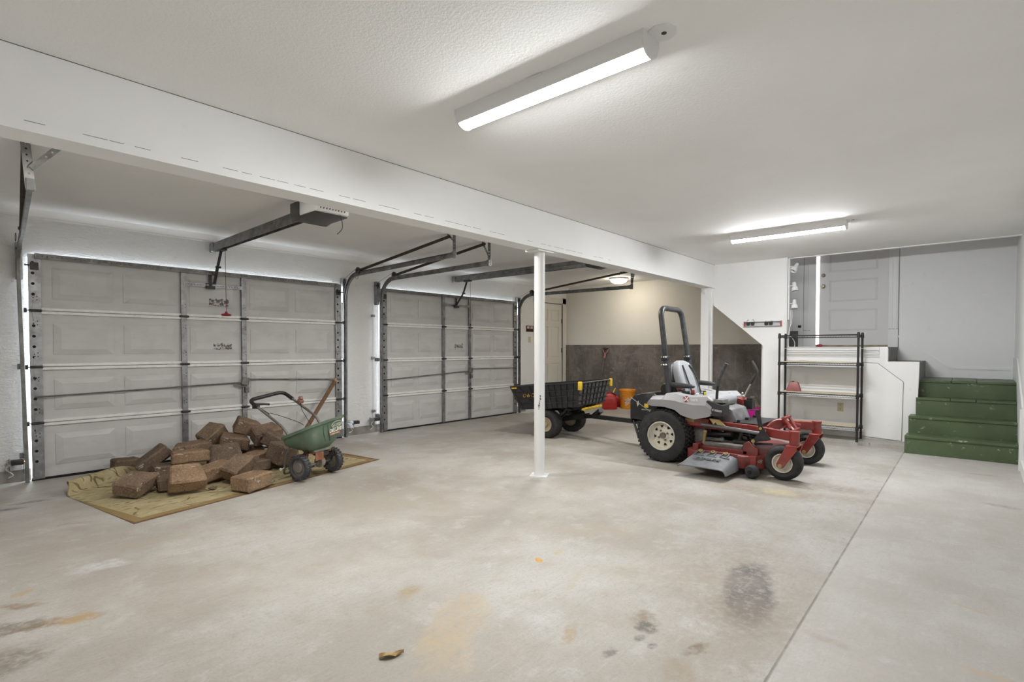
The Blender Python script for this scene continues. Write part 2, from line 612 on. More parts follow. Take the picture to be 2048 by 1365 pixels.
# garage-door wall with two door openings
D1, D2, DH = (.748, 3.982), (4.655, 7.708), 2.10
b = MB()
b.bx(XN-.2, D1[0], YD, YD+.18, .11, ZC)
b.bx(D1[1], D2[0], YD, YD+.18, .11, ZC)
b.bx(D2[1], 8.40, YD, YD+.18, .11, ZC)
b.bx(8.40, 9.27, YD, YD+.18, 2.19, ZC)
b.bx(9.27, XF+.2, YD, YD+.18, .05, ZC)
b.bx(8.40, 9.27, YD+.06, YD+.18, 0, 2.2)
b.bx(D1[0], D1[1], YD, YD+.18, DH, ZC)
b.bx(D2[0], D2[1], YD, YD+.18, DH, ZC)
struct(b.build('wall_left', M['stucco'], smooth=False), 'white rough-plastered wall holding the two roll-up doors', 'wall')
b = MB()
b.bx(XN-.2, D1[0], YD-.012, YD+.18, 0, .11)
b.bx(D1[1], D2[0], YD-.012, YD+.18, 0, .11)
b.bx(D2[1], 8.40, YD-.012, YD+.18, 0, .11)
struct(b.build('baseboard_left', M['curb'], smooth=False), 'bare grey concrete footing below the white plaster', 'footing')
b = MB()
b.bx(XN-.1, XF, YD-.045, YD, 2.47, 2.535)
b.prism([(0, 0), (-.05, 0), (0, -.06)], (XN-.1, YD-.044, ZC), (0, 1, 0), (0, 0, 1), (1, 0, 0), XF-XN+.1)
struct(b.build('trim_1', M['trim'], smooth=False), 'white trim board along the top of the door wall', 'trim')

# far wall: cream above, bare masonry below, landing door opening
b = MB()
b.bx(XF, XF+.2, 2.36, YD+.2, 1.31, ZC)
b.bx(XF, XF+.2, YR-.2, .975, 0, 3.7)
b.bx(XF, XF+.2, 1.955, 2.36, 0, 3.7)
b.bx(XF, XF+.2, .975, 1.955, 3.32, 3.7)
b.bx(XF, XF+.2, .975, 1.955, 0, 1.27)
o = struct(b.build('wall_far', M['stairwall'], smooth=False), 'far end wall, pale painted above the dark masonry', 'wall')
o.data.materials.append(M['cream'])
for p in o.data.polygons:
    if p.center.y > 2.37 or (abs(p.center.y-4.6) < .4):
        p.material_index = 1
b = MB()
b.bx(XF-.012, XF+.2, 2.36, YD+.2, 0, 1.31)
struct(b.build('wall_masonry', M['dado'], smooth=False), 'dark bare masonry lower half of the far wall', 'wall')

b = MB()
b.bx(XN-.2, XF+.2, YR-.18, YR, -.02, 3.7)
struct(b.build('wall_right', M['wall'], smooth=False), 'white wall to the right of the green steps', 'wall')
b = MB()
b.bx(XN-.2, XN, YR-.1, YD+.1, -.02, ZC+.1)
struct(b.build('wall_near', M['wall'], smooth=False), 'white wall behind the viewpoint', 'wall')

# stair wall with the sloping cut below it
b = MB()
b.prism([(3.14, 2.545), (2.085, 2.545), (2.085, .04), (2.385, .04), (2.385, 1.283), (3.14, 1.932)], (XU, 0, 0), (0, 1, 0), (0, 0, 1), (1, 0, 0), .1)
struct(b.build('wall_stair', M['wall'], smooth=False), 'white wall beside the stairs with a sloping cut-out at its lower left', 'wall')
b = MB()
b.bx(XU+.1, XF, 2.385, 2.43, .04, 3.7)
b.bx(XU+.1, XU+.14, 2.08, 2.43, ZC, 3.7)
struct(b.build('wall_landing', M['stairwall'], smooth=False), 'grey-white side wall of the stair landing', 'wall')
b = MB()
b.bx(XU-.012, XU+.1, 2.062, 2.09, .04, ZC)
struct(b.build('trim_2', M['trim'], smooth=False), 'white corner trim on the end of the stair wall', 'trim')

# beam, post and column
b = MB()
b.bx(XN-.1, XU+.02, YB0, YB1, ZB+.035, ZC+.01)
b.bx(XN-.1, XU-.002, YB0-.012, YB1+.012, ZB, ZB+.04)
struct(b.build('trim_3', M['beam'], smooth=False), 'long white boxed beam crossing below the ceiling', 'beam')
b = MB()
for k in range(60):
    if random.random() < .62:
        b.bx(XN+k*.1, XN+k*.1+.1*random.uniform(.5, 1), YB0-.0006, YB0+.001, ZB+.046, ZB+.048)
b.bx(XN, XU, YB0-.0015, YB0, ZC-.0028, ZC)
struct(b.build('trim_4', M['brick_dark'], smooth=False), 'thin dark caulk cracks along the white beam', 'crack')
b = MB()
b.bx(XU-.155, XU-.004, 3.135, 3.255, .05, ZB)
b.bx(XU-.05, XU-.004, 3.12, 3.14, .05, ZB)
b.prism([(0, 0), (.1, 0), (0, -.1)], (XU-.155, 3.18, ZB), (-1, 0, 0), (0, 0, 1), (0, 1, 0), .04)
struct(b.build('trim_5', M['beam'], smooth=False), 'square white post holding the far end of the beam', 'post')
t = thing('support_column', 'round white steel column standing in the middle of the floor', 'column', (4.04, 3.19, 0), kind='structure')
b = MB()
b.lathe([(0, .012), (.052, .012), (.052, 2.165), (0, 2.165)], seg=32)
T_ = mat('chipped_column_paint', (.78, .78, .775), .38, dirt=(.10, .085, .07), dirt_amt=.0)
b.build('shaft', T_, t)
b = MB()
b.box((0, 0, .006), (.17, .17, .012), (0, 0, .5))
b.build('base_plate', M['trim'], t)
b = MB()
b.box((0, 0, 2.172), (.24, .16, .014))
b.build('cap_plate', M['trim'], t)
b = MB()
ang = math.atan2(-3.19, -4.04)
for (h, w, da) in ((.785, .012, .12), (.77, .006, .16), (.755, .014, .1), (.735, .006, .22), (.715, .010, .30), (.695, .016, .36), (.68, .010, .38), (.66, .005, .42)):
    a = ang+.28-da
    b.box((.0515*math.cos(a), .0515*math.sin(a), h), (.002, w, .016), (R(35*w/.01-25), 0, a))
b.build('chipped_paint', M['brick_dark'], t)

# stairs: four green steps up to a platform, two grey steps up to the landing
st = thing('stairs', 'green painted wooden steps with chipped paint beside the white wall', 'stairs', (7.78, .1, 0), kind='structure')
xs = [7.78, 8.03, 8.28, 8.50, XF]
yl = [.635, .62, .568, .562]
for i in range(4):
    x0, z1, z0 = xs[i]-7.78, .21*(i+1), .21*i
    b = MB()
    b.bx(x0+.012, XF-7.78 if i == 3 else xs[i+1]-7.78+.05, YR-.1+.002, yl[i]-.1, z0 if i else .0, z1-.03)
    b.build('riser', M['green'], st, False)
    b = MB()
    if i < 2:
        b.bx(x0, xs[i+1]-7.78+.012, YR-.1+.002, yl[i]-.1, z1-.03, z1)
    else:
        for y0, y1, dz in ((.24, yl[i], 0), (.005, .236, .002), (YR+.002, .0, -.002)):
            b.bx(x0, (XF if i == 3 else xs[i+1]+.012)-7.78, y0-.1, y1-.1, z1-.03, z1+dz)
    b.bevel(.004, 1)
    b.build('tread', M['green'], st, False)
b = MB()
b.bx(XU+.09-7.78, XF-7.78, .548-.1, .87-.1, .81, 1.045)
b.bx(XU+.06-7.78, XF-7.78, .545-.1, .875-.1, 1.045, 1.068)
b.build('grey_step', M['step_grey'], st, False)
b = MB()
b.bx(XU+.09-7.78, XF-7.78, .87-.1, 2.385-.1, 1.0, 1.235)
b.bx(XU+.06-7.78, XF-7.78, .862-.1, 2.385-.1, 1.235, 1.258)
b.build('landing', M['step_grey'], st, False)

# knee wall below the landing
b = MB()
b.prism([(2.09, .045), (2.09, 1.262), (.868, 1.262), (.868, 1.072), (.543, 1.072), (.565, .04), (.69, .04)], (XU, 0, 0), (0, 1, 0), (0, 0, 1), (1, 0, 0), .09)
struct(b.build('wall_knee', M['wall'], smooth=False), 'low white stepped wall below the landing behind the wire shelves', 'wall')
b = MB()
for z0, z1, d in ((1.215, 1.26, .016), (1.16, 1.205, .012), (1.125, 1.15, .008)):
    b.bx(XU-d, XU, .96, 2.06, z0, z1)
for z0, z1 in ((.965, .99), (.44, .462)):
    b.bx(XU-.006, XU, 1.14, 2.06, z0, z1)
struct(b.build('trim_6', M['trim'], smooth=False), 'stacked white trim strips along the top of the low stair wall', 'trim')
t = thing('hatch', 'white access panel with a sloping top in the low stair wall', 'hatch', (XU, 1.0, .05), kind='structure')
hp = [(1.14, .08), (1.14, 1.055), (.975, 1.05), (.70, .815), (.71, .06)]
b = MB()
b.prism([(y-1.0, z-.05) for y, z in hp], (0, 0, 0), (0, 1, 0), (0, 0, 1), (-1, 0, 0), .006)
b.bevel(.002, 1)
b.build('panel', M['wall'], t, False)
b = MB()
P = [Vector((-.0045, y-1.0, z-.05)) for y, z in hp]
for q, w in zip(P, P[1:]+P[:1]):
    b.bar(q, w, .005, .006, (1, 0, 0))
b.build('gap', mat('panel_gap_shadow_line', (.18, .175, .17), .9), t, False)

# right wall skirting beside the steps
b = MB()
b.bx(6.6, 7.42, YR, YR+.018, 0, .11)
b.bx(7.40, 7.46, YR, YR+.028, 0, .62)
b.prism([(7.46, .0), (7.46, .64), (8.55, 1.12), (XF, 1.12), (XF, .84), (8.5, .84), (7.78, 0)], (0, YR, 0), (1, 0, 0), (0, 0, 1), (0, 1, 0), .014)
struct(b.build('baseboard_right', M['trim'], smooth=False), 'white skirting and stringer board along the right wall', 'skirting')
# back wall panelling of the stairwell
b = MB()
b.prism([(.90, 1.43), (.86, 1.43), (.28, .985), (.28, .955)], (XF-.008, 0, 0), (0, 1, 0), (0, 0, 1), (1, 0, 0), .008)
b.bx(XF-.008, XF, YR, .29, .955, .985)
b.bx(XF-.012, XF, YR, -.32, .84, .97)
struct(b.build('trim_7', M['stairwall'], smooth=False), 'thin sloping trim strip on the stairwell back wall', 'trim')

# ------------------------------------------------------------------ hinged doors
def panel_door(name, label, w, h, th, panels, mt, kind_cat='door'):
    """leaf in local x (width) z (height), front face at y=0 looking -y"""
    t = thing(name, label, kind_cat, kind='structure')
    b = MB()
    b.bx(0, w, .012, th, 0, h)
    xs_ = sorted({0, w} | {p[0] for p in panels} | {p[1] for p in panels})
    zs_ = sorted({0, h} | {p[2] for p in panels} | {p[3] for p in panels})
    for x0, x1 in zip(xs_, xs_[1:]):
        for z0, z1 in zip(zs_, zs_[1:]):
            cx, cz = (x0+x1)/2, (z0+z1)/2
            if not any(p[0] < cx < p[1] and p[2] < cz < p[3] for p in panels):
                b.bx(x0, x1, 0, .014, z0, z1)
    b.build('leaf', mt, t, False)
    for x0, x1, z0, z1 in panels:
        b = MB()
        m = .03
        o_ = [Vector(v) for v in ((x0+.004, .012, z0+.004), (x1-.004, .012, z0+.004), (x1-.004, .012, z1-.004), (x0+.004, .012, z1-.004))]
        i_ = [Vector(v) for v in ((x0+m, .003, z0+m), (x1-m, .003, z0+m), (x1-m, .003, z1-m), (x0+m, .003, z1-m))]
        b.loft([o_, i_], caps=False)
        b.bm.faces.new([b.bm.verts.new(p) for p in i_])
        b.build('raised_panel', mt, t, False, weld=True)
    return t


# landing door in the far wall (leaf looks toward -X): local x -> -Y
t = panel_door('door_4', 'pale grey panelled door on the stair landing, standing slightly open', .892, 2.02, .04,
               [(.13, .76, .21, .54), (.13, .76, .66, 1.0), (.13, .76, 1.12, 1.86)], M['greydoor'])
t.location = (XF+.03, 1.878, 1.292)
t.rotation_euler = (0, 0, R(-90))
for nm, z, r, d in (('deadbolt', 1.085, .026, .02), ('door_knob', .915, .03, .055)):
    b = MB()
    if nm == 'deadbolt':
        b.lathe([(0, .02), (.018, .02), (.027, .012), (.03, 0), (0, 0)], (.05, 0, z), (0, -1, 0), 20)
    else:
        b.lathe([(0, .058), (.018, .056), (.028, .045), (.03, .034), (.022, .024), (.012, .018), (.012, .008), (.032, .006), (.034, 0), (0, 0)], (.05, 0, z), (0, -1, 0), 20)
    tag(b.build(nm, mat('worn_brass', (.26, .235, .19), .35, .85, var=.25), t), 'small round brassy '+nm.replace('_', ' '))
b = MB()
b.bx(-.05, .90, -.03, .04, -.03, 0)
b.build('sill', M['wood_raw'], t, False)
b = MB()
fw = .11
b.bx(XF-.022, XF, .87, .975, 1.26, 3.4)
b.bx(XF-.026, XF, .865, .98, 1.26, 1.52)
b.bx(XF-.022, XF, 1.918, 2.085, 1.26, 3.4)
b.bx(XF-.026, XF, 1.916, 2.088, 1.26, 1.52)
b.bx(XF-.005, XF+.15, .965, .984, 1.27, 3.34)
b.bx(XF-.022, XF, .87, 2.085, 3.32, 3.44)
b.bx(XF-.03, XF-.022, .885, .90, 1.52, 3.4)
b.bx(XF-.03, XF-.022, .935, .945, 1.52, 3.4)
b.bx(XF-.03, XF-.022, 2.02, 2.035, 1.52, 3.4)
struct(b.build('trim_8', M['trim'], smooth=False), 'white casing around the landing door', 'casing')
b = MB()
b.bx(XF-.004, XF, 2.088, 2.095, 1.26, 3.4)
b.bx(XF-.004, XF, .858, .864, 1.26, 3.4)
b.bx(XF-.027, XF-.02, 1.99, 2.088, 1.521, 1.526)
b.bx(XF-.027, XF-.02, .865, .98, 1.521, 1.526)
struct(b.build('trim_10', mat('casing_gap_line', (.22, .215, .21), .9), smooth=False), 'dark gap lines along the landing door casing', 'gap')
b = MB()
b.bx(9.62, 10.6, .4, .42, 1.2, 3.8)
b.bx(9.62, 10.6, 2.5, 2.52, 1.2, 3.8)
b.bx(10.58, 10.6, .4, 2.5, 1.2, 3.8)
b.bx(9.62, 10.6, .4, 2.5, 1.2, 1.27)
b.bx(9.62, 10.6, .4, 2.5, 3.78, 3.8)
struct(b.build('wall_hall', M['hall'], smooth=False), 'brightly lit hall glimpsed through the gap of the landing door', 'hall')
L = bpy.data.lights.new('hall_light', 'POINT')
L.energy = 60
L.shadow_soft_size = .1
lo = bpy.data.objects.new('hall_light', L)
lo.location = (10.1, 1.5, 2.9)
COL.objects.link(lo)

# white six-panel door in the door wall
t = panel_door('door_3', 'narrow white six-panel door in the corner behind the column', .84, 2.1, .04,
               [(.1, .37, .15, .85), (.47, .74, .15, .85), (.1, .37, .98, 1.62), (.47, .74, .98, 1.62), (.1, .37, 1.74, 1.98), (.47, .74, 1.74, 1.98)], M['cream'])
t.location = (8.415, YD+.012, .07)
for z in (.28, 1.13, 1.75):
    b = MB()
    b.cyl((.848, -.006, z-.05), (.848, -.006, z+.05), .008, seg=8)
    b.bx(.835, .862, -.004, .004, z-.05, z+.05)
    b.build('hinge', M['darkmetal'], t)
b = MB()
b.bx(8.29, 8.41, YD-.016, YD, .05, 2.30)
b.bx(9.262, 9.385, YD-.016, YD, .05, 2.30)
b.bx(8.29, 9.385, YD-.016, YD, 2.185, 2.30)
b.bx(9.262, 9.27, YD-.02, YD+.02, .05, 2.19)
struct(b.build('trim_9', M['cream'], smooth=False), 'white casing around the six-panel door', 'casing')
# ------------------------------------------------------------------ roll-up garage doors
def sticker_material(name, seed):
    T = NT(name)
    co = T.coord('Object', (1, 1, 1))
    a = T.noise(co, 38+seed, 3, .6)
    b_ = T.noise(T.coord('Object', (1, 1, 5)), 30, 3)
    c = T.mix(T.ramp(a, .45, .55), (.5, .48, .44), (.09, .1, .12))
    c = T.mix(T.ramp(b_, .6, .66), c, (.28, .12, .07))
    T.l(c, T.b.inputs['Base Color'])
    T.b.inputs['Roughness'].default_value = .6
    return T.m


SECH = .528
def garage_door(name, label, x0, x1, stiles, sp, bar_z, lock_at, stickers, strut_off):
    w = x1-x0
    yf, yb = -.045, 0.0               # inner face, outer face (door plane at local y)
    t = thing(name, label, 'garage door', (x0, 6.665, .012), kind='structure')
    mx = M['doorpanel']
    for i in range(4):
        z0, z1 = i*SECH, (i+1)*SECH
        b = MB()
        b.bx(.006, w-.006, yf+.022, yb, z0, z1)
        cuts = [.08]+[s-x0 for s in stiles]+[w-.08]
        for j in range(3):
            a, c_ = cuts[j]+(.035 if j else .05), cuts[j+1]-.035
            n = 1 if j == 1 else 2
            pw = (c_-a)/n
            for k in range(n):
                q0, q1 = a+k*pw+.045, a+(k+1)*pw-.045
                if n == 1:
                    q0, q1 = a+.03, c_-.03
                r0, r1 = z0+.115, z1-.115
                lo = [Vector(v) for v in ((q0, yf+.022, r0), (q1, yf+.022, r0), (q1, yf+.022, r1), (q0, yf+.022, r1))]
                md = [Vector(v) for v in ((q0+.012, yf+.036, r0+.012), (q1-.012, yf+.036, r0+.012), (q1-.012, yf+.036, r1-.012), (q0+.012, yf+.036, r1-.012))]
                hi = [Vector(v) for v in ((q0+.055, yf+.017, r0+.05), (q1-.055, yf+.017, r0+.05), (q1-.055, yf+.017, r1-.05), (q0+.055, yf+.017, r1-.05))]
                up = [Vector((v.x, yf+.022, v.z)) for v in lo]
                ins = [Vector((v.x, yf+.017, v.z)) for v in lo]
                hi = [Vector((v.x, yf+.004, v.z)) for v in hi]
                b.loft([up, ins, hi], caps=False)
                b.bm.faces.new([b.bm.verts.new(p) for p in hi])
        b.build('panel_section', mx, t, False, weld=True)
    for i in (1, 2, 3):
        z = i*SECH
        b = MB()
        for dz in (-.017, .017):
            b.bx(.05, w-.05, yf+.002, yf+.026, z+dz-.0145, z+dz+.0145)
        b.bevel(.004, 1)
        b.build('joint_rail', M['rail'], t)
    # stiles
    for j, (s, sw) in enumerate(((.046, .088), (stiles[0]-x0, .056), (stiles[1]-x0, .056), (w-.046, .088))):
        b = MB()
        h0 = 0 if 0 < j < 3 else .0
        b.bx(s-sw/2, s+sw/2, yf-.004, yf+.024, .002, 4*SECH-.004)
        if 0 < j < 3:
            b.bx(s-sw/2, s-sw/2+.012, yf-.012, yf-.003, .01, 4*SECH-.01)
        st_ = b.build('stile', M['galv'], t, False)
        b = MB()
        if j in (0, 3):
            zz = .07
            while zz < 4*SECH-.05:
                if min(abs(zz-k*SECH) for k in (1, 2, 3)) > .06:
                    b.cyl((s-.012, yf-.0055, zz), (s-.012, yf-.003, zz), .0135, seg=8)
                zz += .098
        for k in (1, 2, 3):
            for dz in (-.12, -.09, .09, .12):
                b.cyl((s-.012, yf-.0065, k*SECH+dz), (s-.012, yf-.003, k*SECH+dz), .005, seg=6)
                b.cyl((s+.014, yf-.0065, k*SECH+dz*1.1), (s+.014, yf-.003, k*SECH+dz*1.1), .005, seg=6)
        b.build('bolt_holes', M['hole'], st_, False)
        for k in (1, 2, 3):
            z = k*SECH
            b = MB()
            for sg in (-1, 1):
                b.prism([(-.024, 0), (.024, 0), (.012, .085), (-.012, .085)], (s, yf-.006, z+sg*.012), (1, 0, 0), (0, 0, sg), (0, -1, 0), .004)
            hg = b.build('hinge', M['galv'], t)
            b = MB()
            b.cyl((s-.045, yf-.014, z), (s+.045, yf-.014, z), .012, seg=10)
            b.build('hinge_pin', M['darkmetal'], hg)
            if j in (0, 3):
                sg = -1 if j == 0 else 1
                b = MB()
                b.cyl((s, yf-.012, z), (s+sg*.075, yf-.012, z), .006, seg=8)
                b.cyl((s+sg*.058, yf-.012, z), (s+sg*.078, yf-.012, z), .022, seg=14)
                b.build('roller', M['darkmetal'], t)
    for s, sg in ((.046, -1), (w-.046, 1)):
        b = MB()
        b.bx(s-.03, s+.03, yf-.014, yf-.003, 4*SECH-.15, 4*SECH-.08)
        b.cyl((s-.035, yf-.02, 4*SECH-.11), (s+sg*.07, yf-.02, 4*SECH-.11), .008, seg=8)
        b.build('top_bracket', M['darkmetal'], t)
        b = MB()
        b.bx(s-.03, s+.03, yf-.012, yf-.003, .01, .12)
        b.build('bottom_bracket', M['galv'], t)
    b = MB()
    b.perf((.05, yf-.022, 4*SECH-.02), (w-.05, yf-.022, 4*SECH-.02), (0, 0, 1), .045, .035, .006, .002)
    b.perf((.05, yf-.006, 4*SECH+.003), (w-.05, yf-.006, 4*SECH+.003), (0, 1, 0), .04, .035, .005, .002)
    b.build('top_strut', M['galv_dull'], t, False)
    c0, c1 = stiles[0]-x0, stiles[1]-x0
    b = MB()
    b.perf((c0, yf-.012, 4*SECH-.165), (c1, yf-.012, 4*SECH-.165), (0, 0, 1), .04, .03, .006, .003)
    b.build('operator_bracket', M['galv'], t, False)
    b = MB()
    xm = (c0+c1)/2-strut_off
    b.bx(xm-.015, xm+.015, yf-.02, yf-.005, 4*SECH-.19, 4*SECH+.005)
    b.bx(xm-.05, xm+.04, yf-.045, yf-.016, 4*SECH-.205, 4*SECH-.17)
    b.build('arm_bracket', M['darkmetal'], t)
    # lock rods
    lx = stiles[1]-x0
    b = MB()
    b.tube([(.03, yf-.02, bar_z[0]), (lx-.02, yf-.022, bar_z[1])], .008, 6)
    b.build('lock_rod', M['galv_dull'], t)
    b = MB()
    b.tube([(lx+.01, yf-.022, bar_z[1]+.035), (w-.03, yf-.02, bar_z[2])], .008, 6)
    b.build('lock_rod', M['galv_dull'], t)
    b = MB()
    b.box((lx, yf-.02, bar_z[1]+.01), (.085, .03, .09), (0, R(10), 0))
    b.box((lx+.02, yf-.018, bar_z[1]-.09), (.05, .02, .07))
    b.bar((lx-.14, yf-.025, bar_z[1]-.03), (lx-.01, yf-.025, bar_z[1]-.055), .012, .016)
    b.cyl((lx+.02, yf-.031, bar_z[1]-.09), (lx+.02, yf-.02, bar_z[1]-.09), .012, seg=10)
    b.bevel(.004, 1)
    b.build('lock_latch', M['galv_dull'], t)
    for k, (sx, sz, sw, sh) in enumerate(stickers):
        rr = random.Random(k+int(x0*10))
        top = [(sx-x0+sw*q/9, sz+sh/2*(1-.75*rr.random())) for q in range(10)]
        bot = [(sx-x0+sw*q/9, sz-sh/2*(1-.3*rr.random())) for q in range(9, -1, -1)]
        b = MB()
        b.prism(top+bot, (0, yf+.0035, 0), (1, 0, 0), (0, 0, 1), (0, -1, 0), .0015)
        b.build('torn_sticker', sticker_material('torn_sticker_%d' % (k+10*int(x0)), k), t, False)
    b = MB()
    b.bx(.0, w, yf, yb, -.012, .008)
    b.build('bottom_seal', M['hole'], t, False)
    return t


garage_door('door_1', 'grey sectional roll-up door behind the pile of brown blocks', .748, 3.967, (2.03, 2.67), 0,
            (.775, .825, .805), 1, ((2.29, 1.76, .21, .10), (2.33, 1.255, .2, .085)), .05)
tag(garage_door('door_2', 'grey sectional roll-up door next to the round white column', 4.63, 7.692, (5.835, 6.44), 0,
                (.76, .84, .86), 1, ((6.08, 1.27, .19, .09),), .03), None)


# ------------------------------------------------------------------ tracks and springs
def door_track(label, x, side, xe, ye, ze, hang_mode, skew=0., spr_dx=-.05):
    """x: track, side: +1 wall lies toward +x, (xe,ye,ze): free end of the horizontal run"""
    t = thing('door_track', label, 'door track', (x, 6.6, 0), group='steel tracks of the roll-up doors')
    prof = lambda: [(-.012, -.028), (.012, -.028), (.012, -.024), (-.008, -.024), (-.008, .024), (.012, .024), (.012, .028), (-.012, .028)]
    def run(pts, name):
        # C-channel swept along pts, channel opening toward the door (-side)
        P = [Vector(p) for p in pts]
        rings = []
        for i, p in enumerate(P):
            a, c_ = P[max(0, i-1)], P[min(len(P)-1, i+1)]
            d = (c_-a).normalized()
            s = Vector((-side, 0, 0))
            s = (s-d*s.dot(d)).normalized()
            u = d.cross(s)
            rings.append([p+s*q[0]+u*q[1] for q in prof()])
        b = MB()
        b.loft(rings)
        return b.build(name, M['galv_dull'], t, False)
    run([(0, -.005, .0), (skew*.5, -.005, 1.93)], 'vertical_track')
    zt = 2.245
    rad = .30
    arc = [(skew*.5, -.005-rad*(1-math.cos(a)), 1.93+(zt-1.93)*math.sin(a)) for a in [PI/2*k/10 for k in range(11)]]
    e = Vector((xe-x, ye-6.6, ze))
    run(arc+[tuple(e)], 'horizontal_track')
    # flag bracket and wall clips
    b = MB()
    b.bx(-.004 if side > 0 else -.04, .04 if side > 0 else .004, .03, .098, 1.88, 2.22)
    b.bx(side*.02-.002, side*.02+.002, -.03, .098, 1.92, 2.2)
    b.build('flag_bracket', M['galv'], t, False)
    for z in (.22, 1.05):
        b = MB()
        b.bx(min(0, side*.042), max(0, side*.042), .055, .09, z, z+.05)
        b.bx(side*.018-.003, side*.018+.003, -.02, .09, z, z+.05)
        b.build('wall_clip', M['galv'], t, False)
    # hanger
    top = ZC
    b = MB()
    ex, ey, ez = e
    wd = (1, .25, 0)
    if hang_mode == 'left':
        b.perf((ex, ey, ez-.03), (ex-.02, ey+.0, top), (1, .2, 0), .05, .04, .0065, .003)
        b.perf((ex+.004, ey-.004, ez+.10), (ex+.15, ey-.02, top), (1, .2, -.5), .035, .045, .0068, .003)
    else:
        b.perf((ex, ey, ez-.03), (ex, ey, top), (0, 1, 0), .04, .035, .007, .003)
        b.perf((ex, ey+.012, ez+.02), (ex, ey+.012, top), (1, 0, 0), .032, .035, .006, .003)
        b.perf((ex, ey, ez+(.15 if hang_mode == 'near' else .06)), (ex-.0, ey+(.12 if hang_mode != 'far' else -.06), top), (.3, 1, 0), .032, .035, .007, .003)
    b.bx(ex-.02, ex+.02, ey-.01, ey+.03, ez-.035, ez+.035)
    b.build('hanger', M['galv_dull'], t, False)
    # extension spring
    s0 = Vector((skew*.6, -.36, zt+.045))
    s1 = Vector((ex+spr_dx*.3, ey+.06, min(top-.03, ez+.25)))
    n = 190
    pts, rr = [], []
    for i in range(n+1):
        f = i/n
        pts.append(s0.lerp(s1, f))
        rr.append(.019 if i % 2 else .0145)
    b = MB()
    b.tube(pts, rr, 8)
    b.build('extension_spring', M['spring'], t)
    for c_ in (s0+Vector((0, .05, .0)), Vector((side*.02, .04, 2.16))):
        b = MB()
        b.cyl(c_-Vector((.01, 0, 0)), c_+Vector((.01, 0, 0)), .045, seg=16)
        b.cyl(c_-Vector((.02, 0, 0)), c_+Vector((.02, 0, 0)), .014, seg=8)
        b.build('pulley', M['darkmetal'], t)
    b = MB()
    b.tube([s0+Vector((0, .06, .04)), (side*.02, .04, 2.205), (side*.02, .03, .08)], .0025, 5)
    cc = s0+Vector((side*.03, .12, -.07))
    b.tube([cc+Vector((0, .035*math.cos(a), .035*math.sin(a))) for a in [2*PI*k/16 for k in range(16)]], .0025, 5, closed=True)
    b.build('lift_cable', M['darkmetal'], t)
    return t


door_track('steel door track whose hanger has an angled brace, beside the amber-lit safety sensor', .712, -1, .525, 4.45, 2.265, 'left', -.06)
door_track('steel door track standing between the green spreader and the white pier', 4.004, 1, 4.09, 4.45, 2.30, 'near', .03)
door_track('steel door track next to the thin white wall pipe', 4.592, -1, 4.66, 4.45, 2.275, 'mid', .03)
door_track('steel door track whose curve passes behind the white column', 7.73, 1, 7.75, 4.22, 2.235, 'far', 0)


